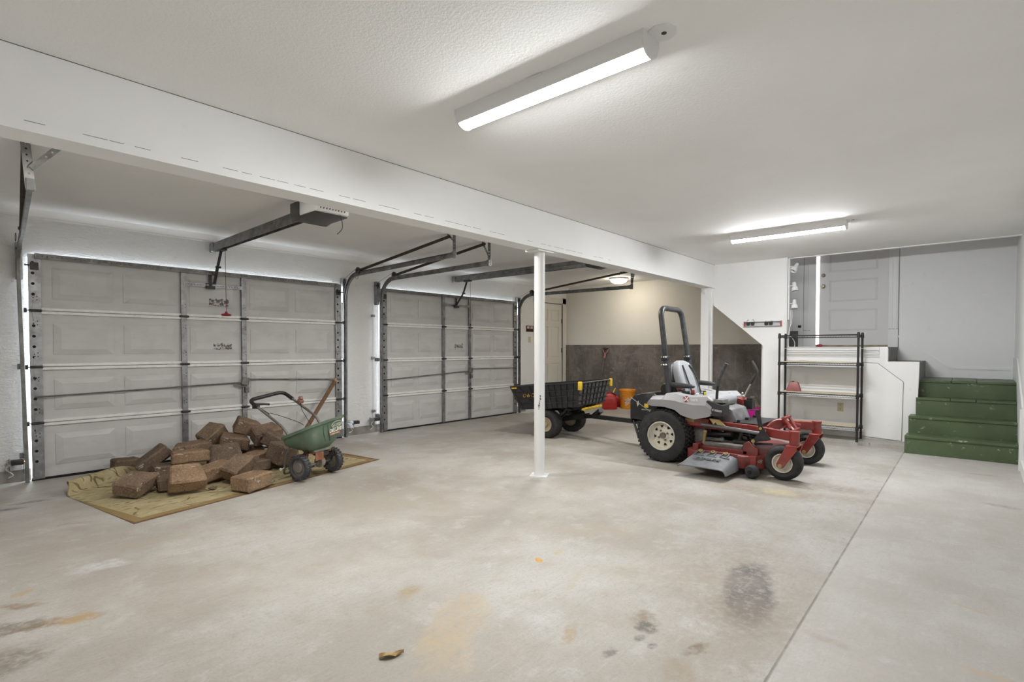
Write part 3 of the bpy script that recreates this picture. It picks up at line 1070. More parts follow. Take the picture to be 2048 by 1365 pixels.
# ------------------------------------------------------------------ door openers
def opener(label, x, zr, y0, y1, arm_x, arm_len, cord_z, motor_len, tilt, black_only=False):
    t = thing('garage_door_opener', label, 'door opener', (x, 6.6, 0), group='ceiling garage door openers')
    b = MB()
    p0, p1 = (0, y0-6.6, zr), (tilt, y1-6.6, zr+.01)
    b.bar(p0, p1, .055, .008)
    b.bar((p0[0]-.026, p0[1], zr-.022), (p1[0]-.026, p1[1], zr-.012), .006, .045)
    b.bar((p0[0]+.026, p0[1], zr-.022), (p1[0]+.026, p1[1], zr-.012), .006, .045)
    b.bar((p0[0], p0[1]+.02, zr+.03), (p1[0], p1[1], zr+.045), .03, .05)
    b.build('rail', M['galv_dull'], t, False)
    b = MB()
    b.bx(-.035, .035, y0-6.6-.005, .1, zr-.05, zr+.055)
    b.bevel(.008, 1)
    b.build('header_bracket', M['galv'], t)
    mx = tilt
    my = y1-6.6
    b = MB()
    prof = [(0, .09), (0, -.02), (.03, -.06), (.08, -.07), (.16, -.055), (motor_len-.02, -.05), (motor_len-.02, -.036), (.16, -.036), (.16, .09)]
    b.prism([(-q[0], q[1]) for q in prof], (mx-.13, my, zr), (0, 1, 0), (0, 0, 1), (1, 0, 0), .30)
    b.bevel(.008, 2)
    b.build('motor_unit', M['black'] if black_only else mat('grey_black_housing', (.05, .048, .045), .4), t)
    b = MB()
    b.bx(mx-.125, mx+.165, my-motor_len-.012, my-.15, zr-.037, zr+.088)
    b.bevel(.012, 2)
    ln = b.build('light_lens', M['white_plastic'], t)
    b = MB()
    for k in range(9):
        yy = my-.2-k*(motor_len-.25)/9
        b.box((mx-.085+.027*k, my-motor_len-.0125, zr+.025), (.007, .004, .085), (0, R(14), 0))
    b.build('vent_grille', M['hole'], ln, False)
    # arm: straight bar down from the trolley, then the curved foot to the door
    ya = arm_x-6.6
    b = MB()
    pts = [(.0, ya, zr-.05), (-.015, ya+.07, zr-.05-arm_len*.5), (-.02, .0, zr-.05-arm_len), (-.06, .015, zr-.06-arm_len)]
    b.bar(pts[0], pts[1], .012, .028, (1, 0, 0))
    b.bar(pts[1], pts[2], .012, .03, (1, 0, 0))
    b.bar((-.02, .0, zr-.045-arm_len), (-.11, .01, zr-.055-arm_len), .012, .03, (0, 1, 0))
    b.cyl((-.035, ya+.07, zr-.05-arm_len*.5), (.02, ya+.07, zr-.05-arm_len*.5), .012, seg=8)
    b.build('door_arm', M['black'], t)
    b = MB()
    b.bx(-.03, .03, ya-.09, ya+.05, zr-.06, zr-.03)
    b.build('trolley', M['black'], t)
    b = MB()
    b.tube([(.02, ya-.06, zr-.05), (.022, ya-.062, cord_z+.03)], .003, 5)
    co_ = b.build('release_cord', mat('red_cord', (.16, .06, .055), .8), t)
    b = MB()
    if black_only:
        b.sphere((.022, ya-.062, cord_z), (.012, .012, .022))
        b.build('cord_knot', M['black'], co_)
    else:
        b.lathe([(0, .03), (.01, .028), (.014, .008), (.05, -.002), (.055, -.012), (.045, -.022), (0, -.022)], (.022, ya-.062, cord_z), (0, 0, 1), 14)
        b.xf(Matrix.Identity(4))
        b.build('red_handle', M['red_plastic'], co_)
    b = MB()
    b.tube(curve([(mx+.09, my-motor_len, zr-.04), (mx+.1, my-motor_len-.01, zr-.10), (mx+.11, my-motor_len+.01, zr-.15), (mx+.07, my-motor_len+.02, zr-.2)], 5), .003, 5)
    b.build('antenna_wire', M['darkmetal'], t)
    # strap from the motor to the ceiling
    b = MB()
    for q in (-.1, .07):
        b = MB()
        b.bx(mx+q, mx+q+.03, my-.2, my-.197, zr+.06, ZC)
        b.build('ceiling_strap', M['galv'], t, False)
    return t


opener('garage door opener with long rail and red pull handle over the first roll-up door', 2.36, 2.40, 6.62, 4.48, 6.44, .37, 1.63, .44, -.03)
opener('garage door opener with black-knotted cord over the second roll-up door', 6.12, 2.40, 6.62, 4.02, 6.36, .39, 1.63, .42, .08, True)


# ------------------------------------------------------------------ safety sensors
def sensor(label, x, z, d, col, y=6.58):
    t = thing('safety_sensor', label, 'sensor', (x, y, z), group='safety sensors at the foot of the door tracks')
    b = MB()
    b.bx(-.02, .02, 0, .12, -.02, .0)
    b.bx(-.004, .004, -.01, .12, -.07, .03)
    b.build('bracket', M['galv'], t, False)
    b = MB()
    b.bx(min(0, d*.085), max(0, d*.085), -.03, .03, -.012, .035)
    b.bevel(.008, 2)
    bo = b.build('sensor_body', M['black'], t)
    b = MB()
    b.lathe([(0, .006), (.013, .003), (.018, 0), (0, 0)], (d*.086, 0, .012), (d, 0, 0), 12)
    b.build('lens', M['red_plastic'], bo)
    b = MB()
    b.lathe([(0, .004), (.005, 0), (0, 0)], (d*.091, -.003, .014), (d, -.3, 0), 8)
    b.build('indicator_lamp', col, bo)
    b = MB()
    b.tube(curve([(-d*.01, .0, -.01), (-d*.03, .03, -.05), (d*.02, .06, -.11), (-d*.01, .09, -.14)], 5), .004, 5)
    b.build('wire', M['white_plastic'], t)


led_r = emit('sensor_red_led', (1, .25, .2), 6)
led_a = emit('sensor_amber_led', (1, .6, .1), 6)
sensor('small black safety sensor with an amber light', .60, .19, 1, led_a)
sensor('small black safety sensor with red light on the pier beside the green spreader', 4.10, .19, 1, led_r, 6.55)
sensor('small black safety sensor at the foot of the thin white wall pipe', 4.44, .20, 1, led_r, 6.55)

# conduit on the pier between the doors
t = thing('conduit', 'thin white painted pipe clipped to the wall between the roll-up doors', 'pipe', (4.522, YD, 0))
b = MB()
b.tube([(0, -.022, .13), (0, -.022, 1.9)], .014, 10)
b.build('pipe', M['wall'], t)
for z in (.3, 1.08, 1.7):
    b = MB()
    b.bx(-.026, .018, -.04, 0, z, z+.035)
    b.build('clip', M['galv'], t, False)

# little hardware on the door wall near the corner door
t = thing('framed_sign', 'small dark red sign with two pale pictures beside the column', 'sign', (8.165, YD-.012, 1.63))
b = MB()
b.bx(-.11, .11, 0, .012, -.06, .06)
b.bevel(.003, 1)
b.build('board', mat('dark_maroon_board', (.06, .012, .012), .5), t)
for sx in (-.055, .05):
    b = MB()
    b.bx(sx-.035, sx+.035, -.003, .002, .0, .045)
    b.build('picture', mat('pale_print', (.6, .45, .42), .6, var=.3, scale=60), t)
    b = MB()
    b.bx(sx-.03, sx-.008, -.003, .002, -.05, -.01)
    b.bx(sx+.008, sx+.03, -.003, .002, -.05, -.01)
    b.build('picture', M['hole'], t)
def plate(name, label, cat, x, y, z, axis, holes):
    t = thing(name, label, cat, (x, y, z), rz=axis)
    b = MB()
    b.bx(-.036, .036, -.007, 0, -.058, .058)
    b.bevel(.003, 2)
    b.build('cover_plate', M['ivory'], t)
    for (hx, hz, w, h, nm, m_) in holes:
        b = MB()
        b.bx(hx-w/2, hx+w/2, -.011, -.006, hz-h/2, hz+h/2)
        b.bevel(.002, 1)
        p = b.build(nm, m_, t)
        if nm == 'receptacle':
            b = MB()
            for q in (-.007, .007):
                b.bx(hx+q-.0015, hx+q+.0015, -.0118, -.0105, hz-.002, hz+.01)
            b.bx(hx-.003, hx+.003, -.0118, -.0105, hz-.012, hz-.007)
            b.build('slots', M['hole'], p, False)
plate('light_switch', 'ivory double switch plate on the wall beside the column', 'switch', 8.16, YD-.001, 1.415, 0, ((-.014, 0, .012, .03, 'toggle', M['ivory']), (.014, 0, .012, .03, 'toggle', M['ivory'])))
plate('wall_outlet', 'ivory wall outlet on the low wall behind the wire shelves', 'outlet', XU-.001, 1.385, .447, R(-90), ((0, .026, .03, .028, 'receptacle', M['ivory']), (0, -.026, .03, .028, 'receptacle', M['ivory'])))

# ------------------------------------------------------------------ lamps
LAMP = [emit('led_diffuser_glow', (.965, .985, 1), 126), emit('led_diffuser_glow_far', (.965, .985, 1), 178)]
def strip_light(label, x, y0, y1, k):
    t = thing('strip_light', label, 'ceiling light', (x, (y0+y1)/2, ZC), group='white strip lights on the ceiling')
    hl = (y1-y0)/2
    b = MB()
    b.prism([(-.068, 0), (.068, 0), (.066, -.035), (.052, -.068), (.046, -.068), (.046, -.058), (-.046, -.058), (-.046, -.068), (-.052, -.068), (-.066, -.035)], (0, -hl, 0), (1, 0, 0), (0, 0, 1), (0, 1, 0), 2*hl)
    b.build('housing', M['white_plastic'], t)
    b = MB()
    arc = [(.0455*math.cos(a), -.060-(.032 if k else .027)*math.sin(a)) for a in [PI*k/10 for k in range(11)]]
    b.prism(arc, (0, -hl+.004, 0), (1, 0, 0), (0, 0, 1), (0, 1, 0), 2*hl-.008)
    b.build('diffuser', LAMP[k], t)
    for s in (-1, 1):
        b = MB()
        arc = [(.056*math.cos(a), -.050-(.045 if k else .040)*math.sin(a)) for a in [PI*k/10 for k in range(11)]]
        b.prism([(.07, 0)]+[(.07, -.03)]+arc+[(-.07, -.03), (-.07, 0)], (0, s*(hl+.004)-.006, 0), (1, 0, 0), (0, 0, 1), (0, 1, 0), .012)
        b.build('end_cap', M['white_plastic'], t)
    b = MB()
    b.bx(-.075, -.06, -.04, .04, -.012, -.004)
    b.build('clip', M['white_plastic'], t)
    p = thing('ceiling_box_cover', 'small white cover plate with a hole at the end of '+('the near strip light' if y0 < 1.06 and x < 3 else 'the far strip light'), 'cover plate', (x+.01, y0-.05, ZC))
    b = MB()
    b.lathe([(0, -.006), (.06, -.006), (.064, -.002), (.064, 0), (0, 0)], (0, 0, 0), (0, 0, 1), 8)
    b.build('plate', M['white_plastic'], p, False)
    b = MB()
    b.cyl((.0, -.01, -.0075), (.0, -.01, -.005), .011, seg=12)
    b.build('knockout_hole', M['darkmetal'], p)


strip_light('long lit strip light on the near ceiling', 2.055, 1.045, 2.15, 0)
strip_light('lit strip light on the far ceiling near the stairs', 6.28, 1.02, 2.14, 1)
t = thing('dome_light', 'round lit dome ceiling lamp over the far bay', 'ceiling light', (8.72, 5.02, ZC))
b = MB()
b.lathe([(0, 0), (.17, 0), (.17, -.02), (.155, -.03), (0, -.03)], seg=32)
b.build('base_ring', M['white_plastic'], t)
b = MB()
b.lathe([(.15, -.028), (.15, -.04), (.13, -.07), (.09, -.09), (.04, -.1), (0, -.102)], seg=32)
b.build('glass_dome', emit('warm_dome_glow', (1, .9, .74), 45), t)

# three white spot lamps on the end of the stair wall
t = thing('track_spotlight', 'white bar with three swivel spot lamps on the stair wall end', 'spotlight', (XU+.04, 2.06, 1.65))
b = MB()
b.bx(-.028, .012, -.022, 0, 0, .88)
b.bevel(.004, 1)
b.build('bar', M['white_plastic'], t)
for k, (z, tilt, yaw) in enumerate(((.74, 28, 0), (.465, 14, 8), (.215, 10, 0))):
    h = MB()
    d = Vector((-.28*math.sin(R(60)), -.25*math.sin(R(tilt))*0-.05, -1)).normalized() if k else Vector((-.62, -.0, -.78)).normalized()
    if k == 1:
        d = Vector((-.25, -.18, -1)).normalized()
    if k == 0:
        d = Vector((-.45, .32, -.8)).normalized()
    c_ = Vector((-.005, -.085, z))
    prof = [(0, -.075), (.02, -.073), (.026, -.06), (.028, -.005), (.030, .0), (.042, .01), (.045, .05), (.045, .062), (.040, .062), (.038, .03), (.02, .01), (0, .01)]
    h.lathe(prof, c_, d, 20)
    ho = h.build('lamp_head', M['white_plastic'], t)
    h = MB()
    h.lathe([(0, .044), (.03, .042), (.037, .036), (.03, .03), (0, .03)], c_, d, 16)
    h.build('bulb', mat('grey_bulb_glass_%d' % k, (.35, .35, .34), .15), ho)
    h = MB()
    h.tube([(-.005, -.02, z+.02), (-.005, -.06, z+.02), tuple(c_-d*.01)], .008, 8)
    h.build('swivel_arm', M['white_plastic'], ho)
b = MB()
b.tube(curve([(-.005, -.03, .14), (-.012, -.035, 0), (-.02, -.03, -.15), (-.03, -.02, -.3), (-.02, -.02, -.62)], 6), .0045, 6)
b.tube(curve([(-.0, -.05, .16), (-.012, -.055, 0), (-.05, -.03, -.15), (-.05, -.025, -.23), (-.035, -.06, -.25), (-.03, -.10, -.33), (-.03, -.09, -.43)], 6), .0045, 6)
b.build('cord', M['white_plastic'], t)

# fill lamps added to brighten the door bay, unseen behind the beam
for lx, ly in ((1.15, 3.72), (3.35, 3.72), (5.25, 3.78)):
    L = bpy.data.lights.new('bay_fill_lamp', 'AREA')
    L.shape = 'DISK'
    L.size = .32
    L.energy = 21
    L.color = (1, .965, .91)
    lo = bpy.data.objects.new('bay_fill_lamp', L)
    lo.location = (lx, ly, ZC-.06)
    COL.objects.link(lo)

# daylight that reaches the door gaps
w = bpy.data.worlds.new('daylight')
S.world = w
w.use_nodes = True
w.node_tree.nodes['Background'].inputs['Color'].default_value = (.86, .93, 1, 1)
w.node_tree.nodes['Background'].inputs['Strength'].default_value = 13

cam = bpy.data.cameras.new('camera')
cam.sensor_width = 36
cam.lens = 1061/2048*36
cam.shift_y = (723.58-682.5)/2048
cam.clip_start = .02
co = bpy.data.objects.new('camera', cam)
COL.objects.link(co)
yaw, pit = .7202, -.0255
f = Vector((math.cos(yaw)*math.cos(pit), math.sin(yaw)*math.cos(pit), math.sin(pit)))
r = Vector((math.sin(yaw), -math.cos(yaw), 0))
u = r.cross(f)
co.matrix_world = Matrix(((r.x, u.x, -f.x, 0), (r.y, u.y, -f.y, 0), (r.z, u.z, -f.z, 1.246), (0, 0, 0, 1)))
S.camera = co
S.view_settings.view_transform = 'Standard'
S.view_settings.look = 'None'
S.view_settings.gamma = 1
S.view_settings.use_curve_mapping = False
S.view_settings.exposure = .31
S.cycles.use_light_tree = False
S.cycles.use_adaptive_sampling = True
S.cycles.adaptive_threshold = .05
S.cycles.adaptive_min_samples = 20
S.cycles.max_bounces = 7
S.cycles.diffuse_bounces = 5
S.cycles.glossy_bounces = 3
S.cycles.caustics_reflective = False
# ------------------------------------------------------------------ zero-turn mower (local x forward, y to its left)
MR = mat('mower_red_paint', (.26, .035, .03), .38, 0, var=.12, scale=5, dirt=(.17, .12, .095), dirt_amt=.65, dscale=9)
MGY = mat('mower_silver_plastic', (.37, .37, .38), .45, 0, var=.05, scale=4)
MDG = mat('mower_charcoal', (.035, .035, .037), .5, 0, var=.15, scale=8)
MBK = mat('mower_black_steel', (.018, .018, .019), .42, .1, var=.3, scale=12, dirt=(.10, .09, .075), dirt_amt=.35, dscale=10)
MCR = mat('cream_wheel_paint', (.68, .64, .55), .4, 0, var=.06, scale=8, dirt=(.32, .26, .19), dirt_amt=.4, dscale=14)
MCH = mat('grey_chute_plastic', (.15, .155, .165), .6, 0, var=.15, scale=10, dirt=(.27, .26, .24), dirt_amt=.35, dscale=12)
MDU = mat('dusty_cover', (.16, .145, .125), .8, 0, var=.35, scale=9)
MTU = mat('grey_lift_tube', (.13, .135, .14), .4, .4, var=.15, scale=9)
MSEAT = mat('pale_grey_vinyl', (.31, .318, .33), .55, 0, var=.04, scale=6, bump=.15, bscale=120)
MTN = mat('tan_latch', (.38, .29, .13), .55, .3, var=.2, scale=12)
MYL = mat('yellow_label', (.72, .5, .04), .5)
MWL = mat('white_label', (.75, .74, .72), .5)
MDGR = mat('red_disc_print', (.36, .05, .035), .45)

mw = thing('riding_mower', 'red and silver zero-turn riding mower with black roll bar', 'mower', (5.9, 2.58, 0), R(-90))


def turf_tyre(b, c, r, w):
    c = Vector(c)
    h = w/2
    b.lathe([(r*.53, -h*.8), (r*.6, -h*.95), (r*.74, -h), (r*.88, -h*.97), (r*.95, -h*.88), (r*.985, -h*.66), (r*.99, 0),
             (r*.985, h*.66), (r*.95, h*.88), (r*.88, h*.97), (r*.74, h), (r*.6, h*.95), (r*.53, h*.8)], c, (0, 1, 0), 40)
    for k in range(40):
        for q in range(5):
            a = 2*PI*(k+(.5 if q % 2 else 0))/40
            y = (q-2)*w*.185
            rr = r*(.988 if abs(q-2) < 2 else .962)
            b.box(c+Vector((rr*math.cos(a), y, rr*math.sin(a))), (.014, w*.135, .024), (0, -a, R(32 if q % 2 else -32)))


for s in (-1, 1):
    c = (0, s*.385, .287)
    b = MB()
    turf_tyre(b, c, .287, .25)
    ty = b.build('drive_tyre', M['rubber'], mw, ang=25)
    b = MB()
    b.lathe([(.160, -.098), (.158, -.116), (.150, -.120), (.145, -.108), (.139, -.05), (.128, -.038), (.06, -.048), (.058, -.055), (0, -.055)], c, (0, -s, 0), 40)
    b.xf(Matrix.Identity(4))
    rim = MB()
    rim.lathe([(.160, .098), (.158, .116), (.150, .120), (.145, .108), (.139, .05), (.128, .038), (.06, .048), (.058, .055), (0, .055)], c, (0, s, 0), 40)
    b.bm.free()
    ro = rim.build('wheel_rim', MCR, ty)
    for k in range(8):
        b = MB()
        a = 2*PI*k/8+.2
        ca, sa = math.cos(a), math.sin(a)
        q = [(.084, -.004), (.110, -.019), (.112, .015), (.092, .010)]
        b.prism([(u_*ca-v_*sa, u_*sa+v_*ca) for u_, v_ in q], (c[0], c[1]+s*.036, c[2]), (1, 0, 0), (0, 0, 1), (0, s, 0), .0125)
        b.build('rim_slot', M['hole'], ro, False)
    b = MB()
    b.cyl((0, c[1]+s*.05, c[2]), (0, c[1]+s*.085, c[2]), .034, .03, seg=20)
    for k in range(4):
        a = PI/2*k+.5
        b.cyl((.055*math.cos(a), c[1]+s*.05, c[2]+.055*math.sin(a)), (.055*math.cos(a), c[1]+s*.068, c[2]+.055*math.sin(a)), .011, seg=6)
    b.build('hub', mat('rusty_grey_hub', (.17, .145, .12), .6, .3, var=.25, scale=20), ro)
    # front caster
    wc = Vector((1.222, s*.455, .166))
    b = MB()
    r_, h = .166, .075
    b.lathe([(r_*.5, -h*.7), (r_*.6, -h*.9), (r_*.75, -h), (r_*.88, -h*.88), (r_*.97, -h*.55), (r_, 0), (r_*.97, h*.55), (r_*.88, h*.88), (r_*.75, h), (r_*.6, h*.9), (r_*.5, h*.7)], wc, (0, 1, 0), 40)
    ty = b.build('caster_tyre', M['rubber'], mw)
    b = MB()
    b.lathe([(.088, -.055), (.090, -.066), (.082, -.066), (.078, -.05), (.06, -.035), (.03, -.04), (.026, -.055), (0, -.055)], wc, (0, 1, 0), 32)
    b.lathe([(.088, .055), (.090, .066), (.082, .066), (.078, .05), (.06, .035), (.03, .04), (.026, .055), (0, .055)], wc, (0, 1, 0), 32)
    b.build('caster_rim', MCR, ty)
    b = MB()
    # fork: bridge over the wheel and two bent arms
    arm = [(1.212, .118), (1.24, .128), (1.262, .165), (1.352, .300), (1.352, .338), (1.262, .338), (1.180, .165), (1.182, .135)]
    for q in (-1, 1):
        b.prism([(p[0], p[1]) for p in arm], (0, wc.y+q*.093, 0), (1, 0, 0), (0, 0, 1), (0, q, 0), .012)
    b.bx(1.255, 1.355, wc.y-.105, wc.y+.105, .328, .342)
    b.bevel(.004, 1)
    fk = b.build('caster_fork', MR, mw)
    b = MB()
    b.cyl((1.214, wc.y-.122, .145), (1.214, wc.y+.122, .145), .014, seg=8)
    b.cyl((1.214, wc.y-.112, .145), (1.214, wc.y+.112, .145), .02, seg=12)
    b.build('axle_bolt', mat('brassy_bolt', (.4, .32, .15), .4, .6), fk)
    # body pods
    stn = [(-.182, .612, .632, .655), (-.13, .606, .68, .712), (.0, .606, .685, .718), (.032, .604, .685, .752), (.145, .58, .684, .764), (.21, .532, .67, .752),
           (.28, .512, .66, .738), (.36, .497, .65, .742), (.49, .53, .655, .752), (.545, .552, .61, .702)]
    b = MB()
    rings = []
    for i, (x, zb, zc_, zt) in enumerate(stn):
        k = .03 if i == 0 else 0
        rings.append([Vector((x, s*y, z)) for y, z in ((-.475-k*-1, zb), (-.505+k, zc_), (-.455, zt-.012), (-.435, zt), (-.24, zt), (-.22, zt-.012), (-.22, zb))])
    for rg in rings:
        for v in rg:
            v.y = s*abs(v.y)
    b.loft(rings)
    b.build('side_pod', MGY, mw, ang=20)
    # frame rail and pivot tube
    b = MB()
    pth = [(-.2, s*.27, .43), (.55, s*.29, .43), (.85, s*.31, .43), (1.31, s*.45, .415)]
    for p, q in zip(pth, pth[1:]):
        b.bar(p, q, .05, .085)
    b.bevel(.005, 1)
    b.build('frame_rail', MR, mw)
    b = MB()
    b.lathe([(0, 0), (.044, 0), (.044, .115), (.048, .117), (.048, .127), (0, .13)], (1.31, s*.455, .342), (0, 0, 1), 20)
    b.build('caster_pivot', MR, mw)
    # armrest
    b = MB()
    rr = []
    for k, (x, ry, rz) in enumerate(((-.04, .008, .008), (-.03, .025, .022), (.02, .032, .028), (.16, .034, .028), (.25, .03, .024), (.285, .018, .014), (.292, .004, .004))):
        rr.append([Vector((x, s*.30+ry*math.cos(a), .838-.05*(x-.05)+rz*math.sin(a))) for a in [2*PI*q/12 for q in range(12)]])
    b.loft(rr)
    ar = b.build('armrest', MDG, mw)
    b = MB()
    b.bar((-.03, s*.28, .74), (-.03, s*.28, .84), .03, .02)
    b.build('armrest_bracket', MBK, ar)

b = MB()
for x in (-.15, .45, .86):
    b.bar((x, -.29, .43), (x, .29, .43), .06, .06)
b.bar((1.02, -.36, .42), (1.02, .36, .42), .05, .05)
b.bevel(.004, 1)
b.build('cross_member', MR, mw)
b = MB()
b.bx(.08, .47, -.37, -.33, .415, .50)
b.bx(.08, .47, .33, .37, .415, .50)
b.bx(.10, .20, -.36, .36, .44, .58)
b.bevel(.004, 1)
hb = b.build('rear_side_plate', MR, mw)
b = MB()
b.bx(.215, .315, -.3715, -.37, .452, .486)
b.build('warning_label', MTN, hb, False)

# engine at the rear
b = MB()
prof = [(-.46, .42), (-.46, .64), (-.41, .70), (-.26, .735), (-.17, .74), (-.12, .70), (-.10, .42)]
b.prism(prof, (0, -.35, 0), (1, 0, 0), (0, 0, 1), (0, 1, 0), .70)
b.bevel(.018, 2)
b.build('engine_guard', MBK, mw)
b = MB()
b.bx(-.10, .16, -.2, .2, .47, .72)
b.lathe([(0, 0), (.11, 0), (.12, .03), (.11, .08), (.06, .1), (0, .1)], (-.02, 0, .70), (0, 0, 1), 20)
b.lathe([(0, -.13), (.065, -.13), (.07, -.11), (.07, .11), (.065, .13), (0, .13)], (-.12, 0, .77), (0, 1, 0), 18)
for k in range(7):
    b.bx(-.1+.03*k, -.085+.03*k, -.235, .235, .5, .66)
b.bevel(.004, 1)
en = b.build('engine', MBK, mw)
b = MB()
b.bx(-.275, -.225, -.3525, -.35, .565, .61)
b.build('yellow_label', MYL, mw, False)
b = MB()
b.prism([(0, 0), (.02, .03), (.012, .07), (-.012, .045)], (-.36, -.351, .57), (1, 0, 0), (0, 0, 1), (0, -1, 0), .002)
b.build('pale_label', mat('pale_green_label', (.5, .52, .38), .5), mw, False)
b = MB()
b.bx(-.31, -.19, -.352, -.35, .535, .548)
b.build('grey_strip', M['galv'], mw, False)
b = MB()
b.tube([(-.445, -.352, .67), (-.16, -.353, .50)], .004, 6)
b.build('guard_rod', M['galv'], mw)
b = MB()
b.lathe([(0, -.04), (.045, -.04), (.048, -.03), (.048, .04), (0, .04)], (-.03, -.31, .62), (0, 0, 1), 16)
b.build('oil_filter', mat('dark_blue_filter', (.03, .04, .1), .35), mw)
b = MB()
b.bar((-.45, 0, .36), (-.1, 0, .40), .09, .012)
b.cyl((-.43, 0, .30), (-.43, 0, .40), .012, seg=10)
b.bar((-.46, -.34, .40), (-.46, .34, .40), .04, .04)
b.tube([(-.44, -.30, .40), (-.35, -.33, .2)], .014, 8)
b.tube([(-.38, -.30, .38), (-.33, -.33, .2)], .012, 8)
b.bar((-.44, -.2, .41), (-.1, -.25, .42), .05, .05)
b.bar((-.44, .2, .41), (-.1, .25, .42), .05, .05)
b.build('rear_hitch', MBK, mw, False)
b = MB()
b.bx(.2, .40, -.27, -.1, .22, .40)
b.bx(.2, .40, .1, .27, .22, .40)
b.cyl((0, -.30, .287), (0, .30, .287), .05, seg=14)
b.bx(-.08, .2, -.26, -.1, .2, .4)
b.bx(-.08, .2, .1, .26, .2, .4)
b.bevel(.02, 2)
b.build('wheel_motor', mat('cast_grey_metal', (.2, .185, .17), .6, .3, var=.3, scale=10), mw)

# roll bar
b = MB()
pts = fillet([(.02, -.325, .58), (.0, -.325, .86), (-.105, -.315, 1.70), (-.125, .285, 1.70), (.01, .29, .86), (.02, .29, .58)], .13, 7)
b.tube(pts, .031, 14)
rb = b.build('roll_bar', mat('roll_bar_grey_black', (.045, .047, .05), .4, .2, var=.3, scale=14, dirt=(.16, .15, .14), dirt_amt=.3, dscale=18), mw)
for y in (-.322, .288):
    b = MB()
    b.box((-.035, y, 1.13), (.075, .085, .05), (0, R(-7), 0))
    b.bevel(.006, 1)
    kn = b.build('fold_joint', MBK, rb)
    for z in (1.145, 1.06):
        b = MB()
        b.cyl((-.06, y-.05, z), (-.06, y+.05, z), .008, seg=8)
        b.sphere((-.01, y-.045, z), .014, 8, 6)
        b.cyl((-.035, y-.055, z), (-.02, y-.055, z), .011, seg=8)
        b.build('pin', M['chrome'], kn)

# seat
def rrect(cx, cy, hx, hy, r, z, n=4, tiltx=0):
    pts = []
    for qx, qy, a0 in ((1, 1, 0), (-1, 1, 90), (-1, -1, 180), (1, -1, 270)):
        for k in range(n+1):
            a = R(a0+90*k/n)
            pts.append(Vector((cx+qx*(hx-r)+r*math.cos(a), cy+qy*(hy-r)+r*math.sin(a), z)))
    return pts
b = MB()
b.loft([rrect(.33, 0, .20, .21, .06, .62), rrect(.33, 0, .235, .245, .07, .635), rrect(.335, 0, .245, .25, .08, .68), rrect(.335, 0, .235, .245, .08, .715), rrect(.33, 0, .19, .21, .08, .738), rrect(.32, 0, .1, .12, .06, .728)])
b.build('seat_cushion', MSEAT, mw, ang=60)
b = MB()
rings = []
for z, hw, x, th in ((.69, .19, .115, .055), (.72, .225, .10, .07), (.80, .24, .075, .075), (.90, .232, .045, .072), (.98, .21, .02, .065), (1.05, .17, -.002, .055), (1.085, .12, -.015, .04), (1.10, .06, -.022, .02)):
    ring = []
    for k in range(24):
        a = 2*PI*k/24
        sx = abs(math.cos(a))**.6*(1 if math.cos(a) > 0 else -1)
        sy = abs(math.sin(a))**.7*(1 if math.sin(a) > 0 else -1)
        bow = .035*(abs(sy)**2)*(1 if math.cos(a) > -.3 else .6)
        ring.append(Vector((x+th*sx+bow*.6, hw*sy, z)))
    rings.append(ring)
b.loft(rings)
bk = b.build('backrest', MSEAT, mw, ang=70)
b = MB()
rings = []
for z, hw, x, th in ((.68, .20, .055, .06), (.80, .245, .02, .07), (.90, .238, -.01, .068), (.98, .215, -.035, .06), (1.05, .172, -.05, .05), (1.08, .12, -.055, .03)):
    rings.append([Vector((x+th*math.cos(2*PI*k/20), (hw+.012)*math.sin(2*PI*k/20), z)) for k in range(20)])
b.loft(rings)
b.build('seat_shell', MDG, mw, ang=60)
for y in (-.115, .115):
    b = MB()
    pts = curve([(.20, y*.95, .70), (.178, y*1.05, .78), (.150, y*1.1, .86), (.120, y*1.08, .94), (.092, y*.95, 1.0), (.062, y*.75, 1.05)], 4)
    b.tube(pts, .0095, 8)
    b.build('seat_stripe', MDG, bk)
b = MB()
b.prism([(.46, .44), (.46, .60), (.56, .625), (.66, .60), (.72, .45)], (0, -.22, 0), (1, 0, 0), (0, 0, 1), (0, 1, 0), .44)
b.bevel(.012, 2)
b.build('seat_base', mat('scuffed_grey_panel', (.22, .22, .225), .45, .2, var=.3, scale=10, dirt=(.5, .5, .48), dirt_amt=.4, dscale=14), mw)

# consoles and control levers
b = MB()
b.prism([(.48, .69), (.50, .71), (.655, .665), (.655, .55), (.535, .546), (.48, .65)], (0, -.485, 0), (1, 0, 0), (0, 0, 1), (0, 1, 0), .20)
b.bevel(.006, 1)
cs = b.build('control_console', MDG, mw, False)
text('lettering', 'E SERIES', .026, (.552, -.4865, .612), (1, 0, -.09), (0, 0, 1), MWL, cs, sp=1.05, bold=.0006)
b = MB()
b.bx(.56, .648, -.46, -.30, .685, .72)
b.bevel(.005, 1)
b.build('console_top', mat('dusty_console_top', (.2, .2, .2), .7), cs)
b = MB()
b.prism([(.47, .66), (.50, .695), (.61, .67), (.63, .53), (.48, .53)], (0, .27, 0), (1, 0, 0), (0, 0, 1), (0, 1, 0), .19)
b.bevel(.006, 1)
cl = b.build('left_console', MR, mw, False)
b = MB()
b.bx(.545, .56, .2685, .271, .565, .578)
b.build('white_label', MWL, cl, False)
b = MB()
b.bx(.62, .70, .30, .42, .56, .66)
b.bx(.63, .69, .34, .40, .66, .68)
b.build('cup_holder', MBK, cl, False)
b = MB()
b.tube(curve([(.565, -.40, .68), (.575, -.42, .78), (.598, -.45, .90)], 5), .014, 10)
lv = b.build('control_lever', MBK, mw)
b = MB()
